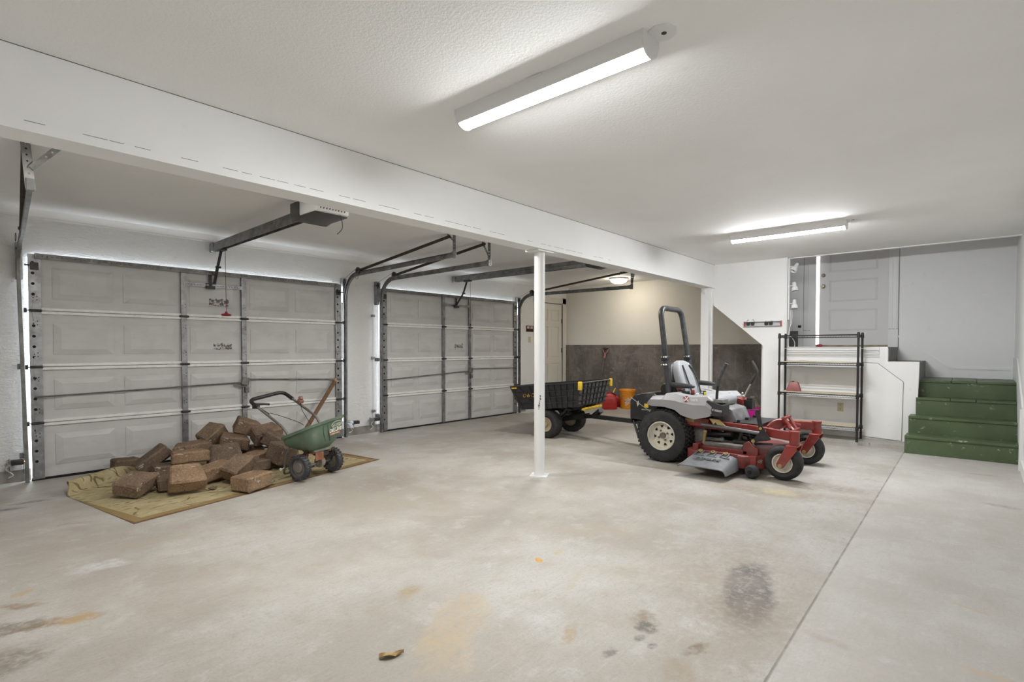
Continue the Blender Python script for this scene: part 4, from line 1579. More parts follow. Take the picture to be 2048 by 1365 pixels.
b.tube(curve([(.592, -.445, .86), (.605, -.45, .93), (.622, -.45, .97), (.648, -.448, 1.03), (.676, -.445, 1.09)], 5), .0205, 12)
b.build('lever_grip', mat('scuffed_grip', (.09, .09, .092), .5, 0, var=.5, scale=20), lv)
b = MB()
b.bar((.545, -.43, .66), (.56, -.42, .72), .05, .03)
b.build('lever_pivot', MTN, lv)
b = MB()
b.tube([(.60, .33, .67), (.625, .33, .74), (.688, .31, .865)], .009, 10)
b.sphere((.60, .33, .70), .02, 10, 6)
b.sphere((.59, .32, .735), .012, 10, 6)
lv = b.build('control_lever', M['chrome'], mw)
b = MB()
b.tube(curve([(.68, .312, .85), (.715, .305, .91), (.745, .30, .965), (.728, .30, 1.03), (.69, .30, 1.10)], 5), .019, 12)
b.build('lever_grip', mat('dark_grip', (.05, .047, .045), .45, 0, var=.3, scale=20), lv)

# small things on the pods
for nm, c_, r_, h, m_ in (('fuel_valve', (.43, -.36, .752), .013, .03, mat('yellow_cap', (.65, .6, .06), .4)), ('choke_knob', (.27, -.3, .74), .02, .05, M['red_plastic']), ('ignition_key', (.345, -.36, .742), .018, .022, MWL), ('throttle_knob', (.40, -.3, .745), .017, .045, M['black']), ('fuel_cap', (.2, -.32, .745), .045, .03, M['black'])):
    b = MB()
    b.lathe([(0, 0), (r_, 0), (r_, h*.8), (r_*.8, h), (0, h)], c_, (0, 0, 1), 14)
    b.build(nm, m_, mw)
b = MB()
b.box((.09, -.24, .80), (.06, .05, .05), (0, .5, .3))
b.bevel(.012, 2)
b.build('orange_strap', mat('faded_orange_strap', (.5, .13, .06), .6), mw)
b = MB()
b.tube(curve([(.1, -.28, .78), (.2, -.32, .77), (.3, -.34, .755), (.42, -.30, .76)], 5), .006, 6)
b.tube(curve([(.15, -.26, .77), (.19, -.33, .80), (.225, -.37, .765)], 5), .005, 6)
b.build('cable', MBK, mw)

# side decal on both pods
b = MB()
b.lathe([(0, .0012), (.036, .0012), (.036, 0), (0, 0)], (.275, -.4865, .706), (0, -1, .32), 24)
b.build('round_emblem', MDGR, mw)
text('lettering', 'e', .05, (.240, -.4905, .704), (1, 0, 0), (0, .32, 1), MWL, mw)
text('lettering', 'X', .072, (.255, -.4915, .706), (1, 0, 0), (0, .32, 1), MWL, mw, bold=.002)
text('lettering', 'mark', .05, (.302, -.4905, .704), (1, 0, 0), (0, .32, 1), MWL, mw)

# foot platform and front bracket
b = MB()
b.bx(.70, .97, -.30, .30, .468, .482)
b.bx(.70, .97, -.30, -.28, .44, .482)
for k in range(3):
    b.cyl((.74, -.26+.26*k, .48), (.74, -.26+.26*k, .505), .018, seg=10)
b.bevel(.003, 1)
b.build('foot_platform', MBK, mw)
b = MB()
b.bar((1.02, -.17, .45), (1.10, -.10, .50), .08, .012, (0, 1, .3))
b.bar((1.12, -.10, .545), (1.22, -.06, .40), .075, .014, (1, 0, .5))
b.bar((1.12, .10, .545), (1.22, .06, .40), .075, .014, (1, 0, .5))
b.bar((1.13, -.12, .54), (1.13, .12, .54), .03, .02)
b.bar((1.21, -.12, .405), (1.21, .12, .405), .04, .05)
b.bar((1.02, .17, .45), (1.10, .10, .50), .08, .012, (0, 1, .3))
b.tube(curve([(1.0, -.2, .45), (1.05, -.14, .505), (1.13, -.1, .515), (1.19, -.12, .44)], 5), .014, 8)
b.cyl((1.12, .12, .47), (1.20, .22, .44), .018, seg=12)
fb = b.build('pedal_bracket', MR, mw)
b = MB()
b.box((1.20, -.062, .44), (.045, .04, .003), (0, R(55), 0))
b.build('white_label', MWL, fb, False)
b = MB()
b.bx(1.04, 1.115, -.441, -.4395, .425, .45)
b.xf(Matrix.Translation((0, .046, 0)))
b.build('white_label', MWL, mw, False)

# deck lift
b = MB()
b.tube([(.42, -.43, .445), (.70, -.43, .432), (1.04, -.42, .405)], .019, 12)
b.build('lift_tube', MTU, mw)
b = MB()
b.prism([(.955, .62), (.965, .645), (.995, .645), (1.005, .60), (1.03, .47), (1.105, .365), (1.06, .345), (.90, .322), (.95, .36), (1.0, .43)], (0, -.455, 0), (1, 0, 0), (0, 0, 1), (0, 1, 0), .014)
b.bevel(.003, 1)
hl = b.build('height_lever', MBK, mw)
b = MB()
b.cyl((1.01, -.462, .465), (1.01, -.44, .465), .014, seg=10)
b.cyl((.945, -.47, .335), (.945, -.44, .335), .017, seg=10)
b.build('lever_bolt', mat('yellow_zinc_bolt', (.45, .36, .12), .35, .7), hl)
b = MB()
for k in range(4):
    z = .315-k*.032
    ring = [(.944+.009*math.cos(a)*(1 if k % 2 else .35), -.462+.009*math.cos(a)*(.35 if k % 2 else 1), z+.021*math.sin(a)) for a in [2*PI*q/14 for q in range(14)]]
    b.tube(ring, .0042, 6, closed=True)
b.build('chain', M['galv'], mw)
b = MB()
b.prism([(.50, .515), (.60, .51), (.665, .45), (.645, .432), (.585, .455), (.565, .48), (.545, .455)], (0, -.43, 0), (1, 0, 0), (0, 0, 1), (0, 1, 0), .02)
b.build('latch_plate', MTN, mw, False)
b = MB()
b.tube([(.80, -.40, .34), (.80, -.40, .385), (.93, -.40, .37), (.93, -.40, .325)], .003, 6)
b.build('wire_handle', MBK, mw)

# cutting deck
dp = [(.30, -.50), (.42, -.60), (.90, -.60), (1.06, -.47), (1.09, -.30), (1.09, .30), (1.06, .47), (.90, .60), (.42, .60), (.30, .50)]
b = MB()
b.prism(dp, (0, 0, .075), (1, 0, 0), (0, 1, 0), (0, 0, 1), .125)
b.bevel(.015, 2)
MRD = mat('dirty_deck_red', (.19, .03, .026), .5, 0, var=.2, scale=6, dirt=(.13, .10, .085), dirt_amt=.8, dscale=7)
dk = b.build('cutting_deck', MRD, mw)
text('lettering', '48', .05, (1.0, -.525, .15), (.776, .63, 0), (0, 0, 1), mat('faded_print', (.35, .3, .25), .6), dk, shear=.2)
b = MB()
b.bx(.40, .90, -.50, -.46, .2, .235)
b.bx(.38, .44, -.56, -.30, .2, .26)
b.prism([(.86, .19), (.86, .30), (.915, .335), (.955, .29), (1.0, .27), (1.0, .19)], (0, -.50, 0), (1, 0, 0), (0, 0, 1), (0, 1, 0), .014)
b.prism([(.86, .19), (.86, .30), (.915, .335), (.955, .29), (1.0, .27), (1.0, .19)], (0, -.44, 0), (1, 0, 0), (0, 0, 1), (0, 1, 0), .014)
b.bx(.44, .84, -.605, -.565, .165, .21)
b.bevel(.004, 1)
b.build('deck_bracket', MRD, mw)
b = MB()
for x, y, r_ in ((.62, -.33, .13), (.72, 0, .12), (.62, .36, .13), (.86, -.28, .06)):
    b.lathe([(0, 0), (r_, 0), (r_, .012), (r_*.85, .02), (r_*.85, .03), (r_, .038), (r_, .05), (r_*.3, .06), (.03, .09), (0, .09)], (x, y, .2), (0, 0, 1), 22)
b.build('deck_pulley', MDU, mw)
b = MB()
b.prism([(.45, -.46), (.84, -.46), (.88, -.2), (.80, -.08), (.48, -.1)], (0, 0, .225), (1, 0, 0), (0, 1, 0), (0, 0, 1), .05)
b.bevel(.02, 2)
b.build('belt_cover', MDU, mw)
b = MB()
b.bx(.55, .75, -.16, .16, .26, .42)
b.tube([(.45, -.30, .33), (.70, -.33, .36)], .028, 10)
b.tube([(.45, -.2, .40), (.95, -.2, .33)], .02, 8)
b.bx(.72, .92, -.38, -.30, .28, .31)
b.box((.78, -.30, .36), (.03, .03, .16), (0, .3, 0))
b.box((.84, -.26, .34), (.03, .03, .14), (.3, -.2, 0))
b.tube([(.84, -.42, .285), (.98, -.38, .30), (1.05, -.2, .28)], .012, 8)
b.bevel(.004, 1)
b.build('lift_linkage', MBK, mw)
b = MB()
pts = [(.46+.18*k/120, -.40+.017*math.cos(k*.9), .30+.017*math.sin(k*.9)) for k in range(121)]
b.tube(pts, .0035, 5)
b.build('tension_spring', M['galv_dull'], mw)
b = MB()
b.cyl((.44, -.42, .25), (.455, -.42, .36), .016, seg=10)
b.sphere((.455, -.42, .37), .022, 10, 6)
b.sphere((.44, -.42, .25), .022, 10, 6)
b.build('hanger_link', MTN, mw)

# discharge chute
b = MB()
def crow(x, dz, ex):
    return [Vector((x, -.60, .19+dz)), Vector((x-.0, -.68, .182+dz)), Vector((x-.015*ex, -.76, .16+dz*1.0)), Vector((x-.03*ex, -.85, .13+dz)), Vector((x-.05*ex, -.93, .108+dz*.6))]
rows = [crow(.425, -.035, 1), crow(.43, -.012, 1), crow(.455, 0, 1), crow(.64, .004, .6), crow(.80, 0, .3), crow(.835, -.015, .2), crow(.852, -.05, .2), crow(.858, -.125, .2)]
for q in rows[-1]:
    q.z = .055
g = [[b.bm.verts.new(p) for p in rw] for rw in rows]
for a, c_ in zip(g, g[1:]):
    for i in range(4):
        b.bm.faces.new((a[i], a[i+1], c_[i+1], c_[i]))
ch = b.build('discharge_chute', MCH, mw, ang=50)
sm = ch.modifiers.new('thickness', 'SOLIDIFY')
sm.thickness = .009
sm.offset = -1
for k in range(3):
    x = .495+.125*k
    b = MB()
    for d in (-.024, .024):
        b.bar((x+d, -.595, .202), (x+d*1.3, -.70, .180), .008, .022)
    b.bar((x-.035, -.70, .178), (x+.06, -.715, .176), .012, .014)
    b.build('hinge_rib', MCH, ch)
    b = MB()
    b.lathe([(.012, 0), (.02, 0), (.02, .012), (.012, .012)], (x, -.63, .205), (0, -.5, 1), 14, closed=True)
    b.cyl((x, -.63, .2), (x, -.633, .212), .009, seg=6)
    b.build('hinge_bolt', MTN, ch)
n_ = Vector((0, -.27, 1)).normalized()
text('embossed_lettering', 'EXMARK', .062, (.50, -.785, .163), (1, 0, 0), (0, 1, .27), mat('chute_relief', (.12, .125, .135), .6), ch, ext=.003, shear=.15)
b = MB()
b.tube([(.53+.055*math.cos(a), -.785+.028*math.sin(a), .164+.0075*math.sin(a)) for a in [2*PI*q/20 for q in range(20)]], .003, 5, closed=True)
b.build('embossed_oval', MCH, ch)
# anti-scalp roller
b = MB()
b.lathe([(0, -.045), (.02, -.045), (.05, -.04), (.063, -.02), (.066, 0), (.063, .02), (.05, .04), (.02, .045), (0, .045)], (.985, -.615, .068), (.25, 1, 0), 24)
ar = b.build('anti_scalp_roller', M['rubber'], mw)
b = MB()
b.cyl((.972, -.668, .068), (.98, -.64, .068), .018, seg=12)
b.build('roller_hub', M['hole'], ar)
b = MB()
b.tube([(.99, -.60, .07), (.96, -.53, .12)], .022, 10)
b.bx(.93, 1.0, -.56, -.52, .09, .2)
b.build('roller_bracket', MR, mw)
# ------------------------------------------------------------------ dump cart (local x toward its tongue, y to its far side)
CB = mat('cart_black_plastic', (.030, .030, .031), .5, 0, var=.2, scale=7, dirt=(.11, .10, .085), dirt_amt=.35, dscale=9)
CY = mat('cart_yellow_plastic', (.75, .50, .03), .45, 0, var=.1, scale=8, dirt=(.3, .2, .06), dirt_amt=.3, dscale=20)
CG = mat('cart_black_lit_front', (.105, .107, .11), .45, 0, var=.2, scale=7, dirt=(.2, .2, .19), dirt_amt=.4, dscale=12)  # the cart's black plastic, with light on its front put into the colour
ct = thing('dump_cart', 'black ribbed dump cart with yellow corner caps behind the white column', 'cart', (6.22, 4.52, 0), R(-83.2))
nb = [Vector(v) for v in ((-.542, -.48, .686), (.555, -.48, .79), (.495, -.42, .462), (-.39, -.41, .366))]   # near side: rear top, front top, front bottom, rear bottom
fb_ = [Vector((v.x, -v.y, v.z)) for v in nb]
b = MB()
def wall(q, th):
    c_ = sum(q, Vector())/4
    n = (q[1]-q[0]).cross(q[3]-q[0]).normalized()
    inw = Vector((0, 0, .62))-c_
    inw.z = 0
    if n.dot(inw) < 0:
        n = -n
    b.loft([q, [p+n*th for p in q]])
    return -n
nn = wall(nb, .012)
wall(fb_, .012)
fr = [nb[1], fb_[1], fb_[2], nb[2]]
rr_ = [nb[0], fb_[0], fb_[3], nb[3]]
wall(rr_, .012)
b.loft([[nb[3], nb[2], fb_[2], fb_[3]], [p+Vector((0, 0, .012)) for p in (nb[3], nb[2], fb_[2], fb_[3])]])
bed = b.build('cart_bed', CB, ct, False)
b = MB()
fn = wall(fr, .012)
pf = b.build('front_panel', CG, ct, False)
def lerp4(q, u_, v_):
    return (q[0]*(1-u_)+q[1]*u_)*(1-v_)+(q[3]*(1-u_)+q[2]*u_)*v_
def ribs(q, n, us, vs, w, parent, m_, name):
    b = MB()
    for u_ in us:
        b.bar(lerp4(q, u_, 0)+n*.006, lerp4(q, u_, 1)+n*.006, w, .022, n)
    for v_ in vs:
        b.bar(lerp4(q, 0, v_)+n*.006, lerp4(q, 1, v_)+n*.006, w, .022, n)
    return b.build(name, m_, parent, False)
ribs(nb, nn, [.28+.09*k for k in range(9)], [.28, .52, .76], .010, bed, CB, 'side_ribs')
ribs(fr, fn, [.12+.125*k for k in range(7)], [.02, .25, .50, .74, .93], .011, pf, CB, 'front_ribs')
b = MB()
for q, n in ((nb, nn), (fb_, Vector((0, 1, 0))), (rr_, Vector((-1, 0, 0)))):
    b.bar(q[0]+Vector((0, 0, .005)), q[1]+Vector((0, 0, .005)), .045, .016)
b.bar(nb[0]+Vector((.0, 0, 0)), nb[3], .03, .02, (0, 1, 0))
b.bar(lerp4(nb, .12, .05), lerp4(nb, .28, .95), .012, .03, nn)
b.build('rim', CB, bed, False)
for p, s in ((nb[1], -1), (fb_[1], 1)):
    b = MB()
    b.box(p+Vector((.004, s*.002, -.042)), (.05, .05, .115))
    b.bevel(.01, 2)
    b.build('corner_cap', CY, ct)
b = MB()
b.box(nb[0]+Vector((.07, -.022, -.01)), (.085, .012, .018), (0, R(-5), 0))
b.build('yellow_strip', CY, ct)
text('lettering', 'Cub Cadet', .07, tuple(lerp4(nb, .12, .40)+nn*.009), tuple(nb[1]-nb[0]), tuple(nb[0]-nb[3]+Vector((.13, 0, 0))), mat('amber_print', (.62, .35, .06), .5), bed, shear=.3, bold=.0012)
b = MB()
b.bar((.535, -.36, .425), (.535, .22, .43), .035, .03)
for k in range(5):
    b.box((.55, -.28+.1*k, .435), (.04, .05, .022), (0, 0, .3))
b.bevel(.005, 1)
b.build('release_pedal', CY, ct)
b = MB()
b.cyl((0, -.36, .19), (0, .36, .19), .016, seg=10)
for y in (-.2, .2):
    b.bar((-.25, y, .36), (.45, y, .43), .05, .05)
    b.bar((.0, y, .19), (-.18, y, .37), .035, .05)
    b.bar((.0, y, .19), (.25, y, .40), .035, .05)
b.bar((-.2, -.3, .35), (-.2, .3, .35), .05, .03)
b.bar((.3, -.3, .40), (.3, .3, .40), .05, .03)
b.bar((0, 0, .22), (.45, 0, .30), .07, .07)
b.bar((.25, -.25, .41), (.05, -.28, .21), .05, .02)
b.bar((.25, .25, .41), (.05, .28, .21), .05, .02)
b.build('chassis', MBK, ct, False)
b = MB()
b.bar((.40, 0, .285), (.62, -.07, .31), .09, .05)
b.bar((.55, -.04, .30), (1.40, -.463, .338), .06, .055)
b.bar((.55, -.02, .31), (.68, -.10, .40), .07, .05)
b.box((1.42, -.475, .345), (.10, .06, .012))
b.cyl((1.44, -.49, .30), (1.44, -.49, .40), .01, seg=8)
b.build('tongue', MBK, ct, False)
b = MB()
b.box((.30, -.265, .40), (.03, .004, .03))
b.build('white_tag', MWL, ct, False)
for s in (-1, 1):
    b = MB()
    turf_tyre(b, (0, s*.36, .19), .19, .17)
    ty = b.build('cart_tyre', M['rubber'], ct, ang=25)
    b = MB()
    for q in (-1, 1):
        b.lathe([(.10, q*.066), (.10, q*.08), (.094, q*.08), (.085, q*.05), (.03, q*.045), (.028, q*.075), (0, q*.078)], (0, s*.36, .19), (0, 1, 0), 28)
    b.build('wheel_rim', mat('tan_wheel_paint', (.40, .34, .24), .5, var=.15, scale=9), ty)

# ------------------------------------------------------------------ rug
RUGM = None
def rug_material():
    T = NT('olive_branch_rug')
    co = T.coord('Object')
    sp = T.n('ShaderNodeSeparateXYZ')
    T.l(co, sp.inputs[0])
    n1 = T.noise(co, 5, 5, .65)
    c = T.mix(T.ramp(n1, .3, .7), (.345, .285, .16), (.44, .38, .235))
    # branches: thin warped lines and leaf smudges
    for sc, rot, th in (((1, 2.6, 1), .7, .035), ((1, 2.2, 1), -.45, .03), ((1.4, .8, 1), 1.6, .022)):
        v = T.n('ShaderNodeTexVoronoi', feature='DISTANCE_TO_EDGE')
        v.inputs['Scale'].default_value = 2.3
        wv = T.n('ShaderNodeTexNoise')
        wv.inputs['Scale'].default_value = 3
        T.l(co, wv.inputs['Vector'])
        ad = T.n('ShaderNodeVectorMath', operation='ADD')
        s_ = T.n('ShaderNodeVectorMath', operation='SCALE')
        s_.inputs['Scale'].default_value = .35
        T.l(wv.outputs['Color'], s_.inputs[0])
        T.l(T.coord('Object', sc, rot), ad.inputs[0])
        T.l(s_.outputs[0], ad.inputs[1])
        T.l(ad.outputs[0], v.inputs['Vector'])
        m = T.math('MULTIPLY', T.ramp(v.outputs['Distance'], th, th*.4), T.ramp(T.noise(co, 2.2+sc[1], 3), .5, .56))
        c = T.mix(T.math('MULTIPLY', m, .8), c, (.12, .085, .045))
    lf = T.noise(T.coord('Object', (2.5, 7, 1), .6), 3.2, 2, .4)
    c = T.mix(T.math('MULTIPLY', T.ramp(lf, .64, .68), .55), c, (.11, .075, .03))
    # border
    bx_ = T.math('MINIMUM', T.math('MINIMUM', sp.outputs['X'], T.math('SUBTRACT', 2.48, sp.outputs['X'])), T.math('MINIMUM', sp.outputs['Y'], T.math('SUBTRACT', 1.86, sp.outputs['Y'])))
    c = T.mix(T.ramp(bx_, .10, .085), c, (.25, .18, .085))
    c = T.mix(T.ramp(bx_, .024, .018), c, (.17, .10, .055))
    T.l(c, T.b.inputs['Base Color'])
    T.b.inputs['Roughness'].default_value = .95
    T.b.inputs['Specular IOR Level'].default_value = .1
    T.l(T.bump(T.noise(co, 160, 2), .35, .004), T.b.inputs['Normal'])
    return T.m

ra = math.atan2(.53, 2.42)
RL, RW = 2.48, 1.86
b = MB()
NX, NY = 120, 90
org = Vector((1.034, 4.464))
ex_, ey_ = Vector((math.cos(ra), math.sin(ra))), Vector((-math.sin(ra)+.08, math.cos(ra)))
gr = [[None]*(NY+1) for _ in range(NX+1)]
# buckle along the far-left corner: crest line through two floor points
c0, c1 = Vector((.90, 5.72)), Vector((1.62, 6.36))
cd = (c1-c0).normalized()
cn = Vector((-cd.y, cd.x))
c0 = c0-cn*.03
ROLL = [(0, 0), (.03, .006), (.05, .024), (.058, .055), (.07, .088), (.095, .106), (.125, .106), (.15, .085), (.16, .055), (.152, .026), (.13, .008), (.06, .005), (-.2, .004)]
for i in range(NX+1):
    for j in range(NY+1):
        p2 = org+ex_*(RL*i/NX)+ey_*(RW*j/NY)
        s_ = (p2-c0).dot(cn)
        al = (p2-c0).dot(cd)
        z = .0
        if s_ > 0:
            k_ = max(0, min(1, 1-(al-.55)/.6))
            k_ = k_*k_*(3-2*k_)
            L_, pn, pz = s_, 0, 0
            for (n0, z0), (n1, z1) in zip(ROLL, ROLL[1:]):
                sl = math.hypot(n1-n0, z1-z0)
                f_ = min(1, L_/sl)
                pn, pz = n0+(n1-n0)*f_, z0+(z1-z0)*f_
                L_ -= sl
                if L_ <= 0:
                    break
            z = k_*pz
            p2 = p2+cn*(k_*(pn-s_))
        gr[i][j] = b.bm.verts.new((p2.x-org.x, p2.y-org.y, z+.004*noise.noise(Vector((p2.x*3, p2.y*3, 0)))+.004))
for i in range(NX):
    for j in range(NY):
        b.bm.faces.new((gr[i][j], gr[i+1][j], gr[i+1][j+1], gr[i][j+1]))
for v in b.bm.verts:
    x, y = v.co.x, v.co.y
    v.co.x, v.co.y = x*math.cos(ra)+y*math.sin(ra), -x*math.sin(ra)+y*math.cos(ra)
rug = b.build('rug', rug_material(), None, loc=(org.x, org.y, 0), rot=(0, 0, ra))
sm = rug.modifiers.new('thickness', 'SOLIDIFY')
sm.thickness = .012
sm.offset = 1
tag(rug, 'olive rug with dark branch pattern and a curled corner below the brown blocks', 'rug')

# ------------------------------------------------------------------ pile of retaining-wall blocks
def block_material(name, base, light):
    T = NT(name)
    co = T.coord('Object')
    a = T.noise(co, 7, 6, .7)
    g = T.noise(co, 70, 4, .7)
    c = T.mix(T.ramp(a, .3, .7), tuple(v*.6 for v in base), base)
    c = T.mix(T.math('MULTIPLY', T.ramp(g, .48, .66), .55), c, light)
    d = T.noise(co, 16, 4, .6)
    c = T.mix(T.math('MULTIPLY', T.ramp(d, .62, .70), .5), c, (.03, .024, .02))
    w_ = T.noise(T.coord('Object', (1, 3, 2), .5), 9, 3, .55)
    c = T.mix(T.math('MULTIPLY', T.ramp(w_, .685, .70), .75), c, (.50, .45, .39))
    T.l(c, T.b.inputs['Base Color'])
    T.b.inputs['Roughness'].default_value = .92
    T.b.inputs['Specular IOR Level'].default_value = .15
    T.l(T.bump(T.math('ADD', g, a), .8, .008), T.b.inputs['Normal'])
    return T.m

BMATS = [block_material('brown_concrete_block', (.235, .165, .115), (.38, .28, .195)), block_material('dusky_concrete_block', (.185, .135, .10), (.29, .215, .16)), block_material('tan_faced_block', (.31, .205, .13), (.48, .34, .22))]
def block_mesh(seed, w, d, h, taper, groove=False):
    rnd = random.Random(seed)
    b = MB()
    rings = []
    for z in (-h/2, h/2):
        e = .004*rnd.random()
        rings.append([Vector(v) for v in ((-w/2+e, -d/2, z), (w/2, -d/2+e, z), (w/2*taper, d/2, z), (-w/2*taper, d/2-e, z))])
    b.loft(rings)
    b.bevel(.014, 1, 20)
    bmesh.ops.subdivide_edges(b.bm, edges=b.bm.edges[:], cuts=3, use_grid_fill=True)
    bmesh.ops.triangulate(b.bm, faces=[f for f in b.bm.faces if len(f.verts) > 4])
    off = Vector((seed*3.7, seed*1.3, seed*2.1))
    for v in b.bm.verts:
        n = noise.noise_vector(v.co*16+off)
        m = noise.noise_vector(v.co*5+off)
        rough = 1.6 if v.co.y < -d*.35 else .7
        v.co += n*.0055*rough+m*.008
    if groove:
        pass
    return b

pile = []
def block(x, y, z, rx, ry, rz, label, dims=(.30, .20, .12), mi=0, seed=None, taper=.78):
    global pile
    k = len(pile)
    o = block_mesh(seed if seed is not None else k+1, *dims, taper).build('landscape_block', BMATS[mi], None, ang=30)
    o.location = (x, y, z)
    o.rotation_euler = (R(rx), R(ry), R(rz))
    tag(o, label, 'concrete block', 'brown retaining wall blocks piled on the rug')
    pile.append(o)

RIGHT = -14
block(1.430, 6.420, 0.080, 2, 3, 10, 'lone dark block lying apart on the curled back edge of the rug', (.27, .19, .11), 1)
block(1.563, 6.023, 0.170, 8, -38, -12, 'block tilted up steeply between the lone dark block and the rest of the pile', (.33, .2, .12), 1)
block(1.25, 5.345, .094, 7, -9, 48, 'large leaning slab-like block nearest the curled corner of the rug', (0.34, 0.23, 0.11), 0)
block(1.480, 5.293, 0.070, 0, 0, 80, 'small dark block half hidden between the leaning slab and the tan-faced block', (.22, .17, .11), 1)
block(1.597, 5.779, 0.083, 0, 4, 0, 'low dark block in the shade behind the leaning slab-like block', (.24, .2, .12), 1)
block(1.556, 5.078, 0.136, 32, 3, -9, 'big tan-faced block standing tilted at the front edge of the pile', (0.29, 0.23, 0.13), 2)
block(1.870, 5.939, 0.220, 5, -3, -6, 'wide block on the upper layer with tapered ends, above the light-edged block', (.36, .2, .15), 0, taper=.62)
block(1.785, 5.749, 0.198, 0, 0, -4, 'light-edged block lying just behind the tan-faced block, carrying the wide tapered block', (.34, .2, .105), 2)
block(2.138, 6.163, 0.306, 14, -34, 12, 'block rising at a steep angle against the door between the tapered block and the crest', (.27, .2, .17), 0)
block(2.287, 5.965, 0.252, 10, 14, -14, 'dusky block wedged at the back just under the topmost block', (.30, .2, .13), 0)
block(2.452, 6.048, 0.382, 12, 22, -8, 'topmost block of the whole pile, sloping toward the spreader', (.27, .2, .15), 0)
block(2.568, 5.842, 0.309, 18, -8, 2, 'block at the crest under the spreader handle', (.32, .2, .15), 0)
block(2.096, 5.710, 0.148, 62, 0, -6, 'upright wedge-shaped block facing out from the middle of the pile', (.35, .24, .13), 1, taper=.72)
block(1.875, 5.330, 0.099, 4, -5, 12, 'long block lying just beside the big tan-faced block', (.35, .2, .125), 2)
block(1.985, 5.100, 0.145, 10, -26, 26, 'block with one end raised, just behind the front-most block', (.28, .18, .13), 0)
block(1.975, 4.775, 0.078, 0, 0, 24, 'front-most block, lying flat by itself near the rug edge', (.29, .22, .125), 2, taper=.95)
block(2.366, 5.626, 0.100, 0, -8, 12, 'small pale-spotted block peeking out behind the raised-end block', (.26, .2, .12), 2)
block(2.559, 5.625, 0.269, 10, 30, -18, 'small dark block touching the underside of the spreader handle, above the bulky one', (.24, .18, .14), 1)
block(2.527, 5.402, 0.157, 16, 10, 28, 'bulky dark block beside the stand leg of the spreader', (.24, .22, .20), 1)
block(2.282, 5.420, 0.070, 0, 0, 14, 'dark block low on the rug in the shade behind the raised-end block', (.24, .18, .11), 1)
block(2.667, 5.605, 0.080, 0, 0, 40, 'dark block on the rug right behind the near spreader wheel', (.28, .2, .13), 1)
block(2.436, 6.034, 0.090, 0, 0, -10, 'thin strip of block showing between the crest and the upright wedge block', (.34, .2, .15), 1)
b = MB()
b.prism([(0, 0), (.05, .02), (.08, -.01), (.04, -.04)], (1.70, 5.02, .016), (1, 0, 0), (0, 1, .2), (0, 0, 1), .012)
b.bevel(.004, 1)
tag(b.build('block_chip', BMATS[1], None), 'small broken chip on the bare rug between the tan-faced and front-most blocks', 'chip')

# ------------------------------------------------------------------ broadcast spreader
SG = mat('faded_green_plastic', (.12, .18, .125), .6, 0, var=.2, scale=5, dirt=(.25, .26, .19), dirt_amt=.75, dscale=4.5)
SGL = mat('pale_green_plastic', (.24, .27, .20), .6, 0, var=.2, scale=8)
STB = mat('worn_grey_tube', (.17, .16, .145), .45, .4, var=.4, scale=16, dirt=(.10, .08, .06), dirt_amt=.4, dscale=14)
sp = thing('broadcast_spreader', 'green lawn spreader with grey wheels standing beside the block pile', 'spreader', (2.59, 4.78, .016), R(16))
b = MB()
def hop(z, hx, y0, y1, r):
    return [Vector((p.x*.94-.014, p.y, z+(.12*p.x-.36*(p.y-.03)-.035)*min(1, max(0, (z-.24)/.2)))) for p in rrect(0, (y0+y1)/2, hx, (y1-y0)/2, r, 0, 5)]
outer = [hop(.262, .10, -.06, .10, .04), hop(.275, .135, -.085, .12, .05), hop(.315, .185, -.115, .155, .06), hop(.36, .215, -.135, .18, .06), hop(.42, .235, -.148, .20, .06), hop(.488, .248, -.155, .21, .06),
         hop(.490, .262, -.168, .224, .07), hop(.515, .264, -.170, .226, .07), hop(.517, .25, -.158, .214, .06), hop(.42, .228, -.14, .192, .06), hop(.33, .18, -.10, .145, .05), hop(.30, .12, -.06, .1, .04)]
b.loft(outer)
hp_ = b.build('hopper', SG, sp, ang=32)
b = MB()
for q in (-1, 1):
    for x in (-.07, -.01):
        b.tube(curve([(x, -.153, .50), (x+.015, -.146, .42), (x+.05, -.128, .355), (x+.075, -.10, .31)], 4), .0022, 4)
b.build('moulded_creases', mat('dark_green_crease', (.05, .085, .05), .7), hp_)
nx, up = (1, -.03, .12), (-.02, .13, 1)
text('lettering', 'Scotts', .047, (.10, -.159, .493), nx, (-.12, .09, 1), mat('cream_print', (.6, .58, .48), .6), hp_, ax='CENTER')
b = MB()
b.tube([(.10+.066*math.cos(a), -.1575+.004*math.sin(a)*-1, .494+.031*math.sin(a)+.0085*math.cos(a)) for a in [2*PI*k/28 for k in range(28)]], .0024, 5, closed=True)
b.build('oval_outline', mat('cream_outline', (.6, .58, .48), .6), hp_)
text('lettering', 'DELUXE', .043, (.085, -.1555, .440), nx, (-.12, .16, 1), mat('white_print', (.68, .66, .6), .6), hp_, ax='CENTER', shear=.35, bold=.0014)
b = MB()
b.box((.085, -.150, .408), (.13, .003, .02), (R(-8), R(-7), 0))
b.build('orange_band', mat('faded_orange_band', (.42, .2, .11), .6), hp_)
text('lettering', 'EdgeGuard', .018, (.085, -.1525, .409), nx, (-.12, .16, 1), mat('pale_print_small', (.66, .6, .5), .6), hp_, ax='CENTER')
b = MB()
b.prism([(-.11, .262), (-.09, .235), (.12, .24), (.14, .275)], (0, -.07, 0), (1, 0, 0), (0, 0, 1), (0, 1, 0), .16)
b.bevel(.006, 1)
b.build('hopper_base', SGL, sp)
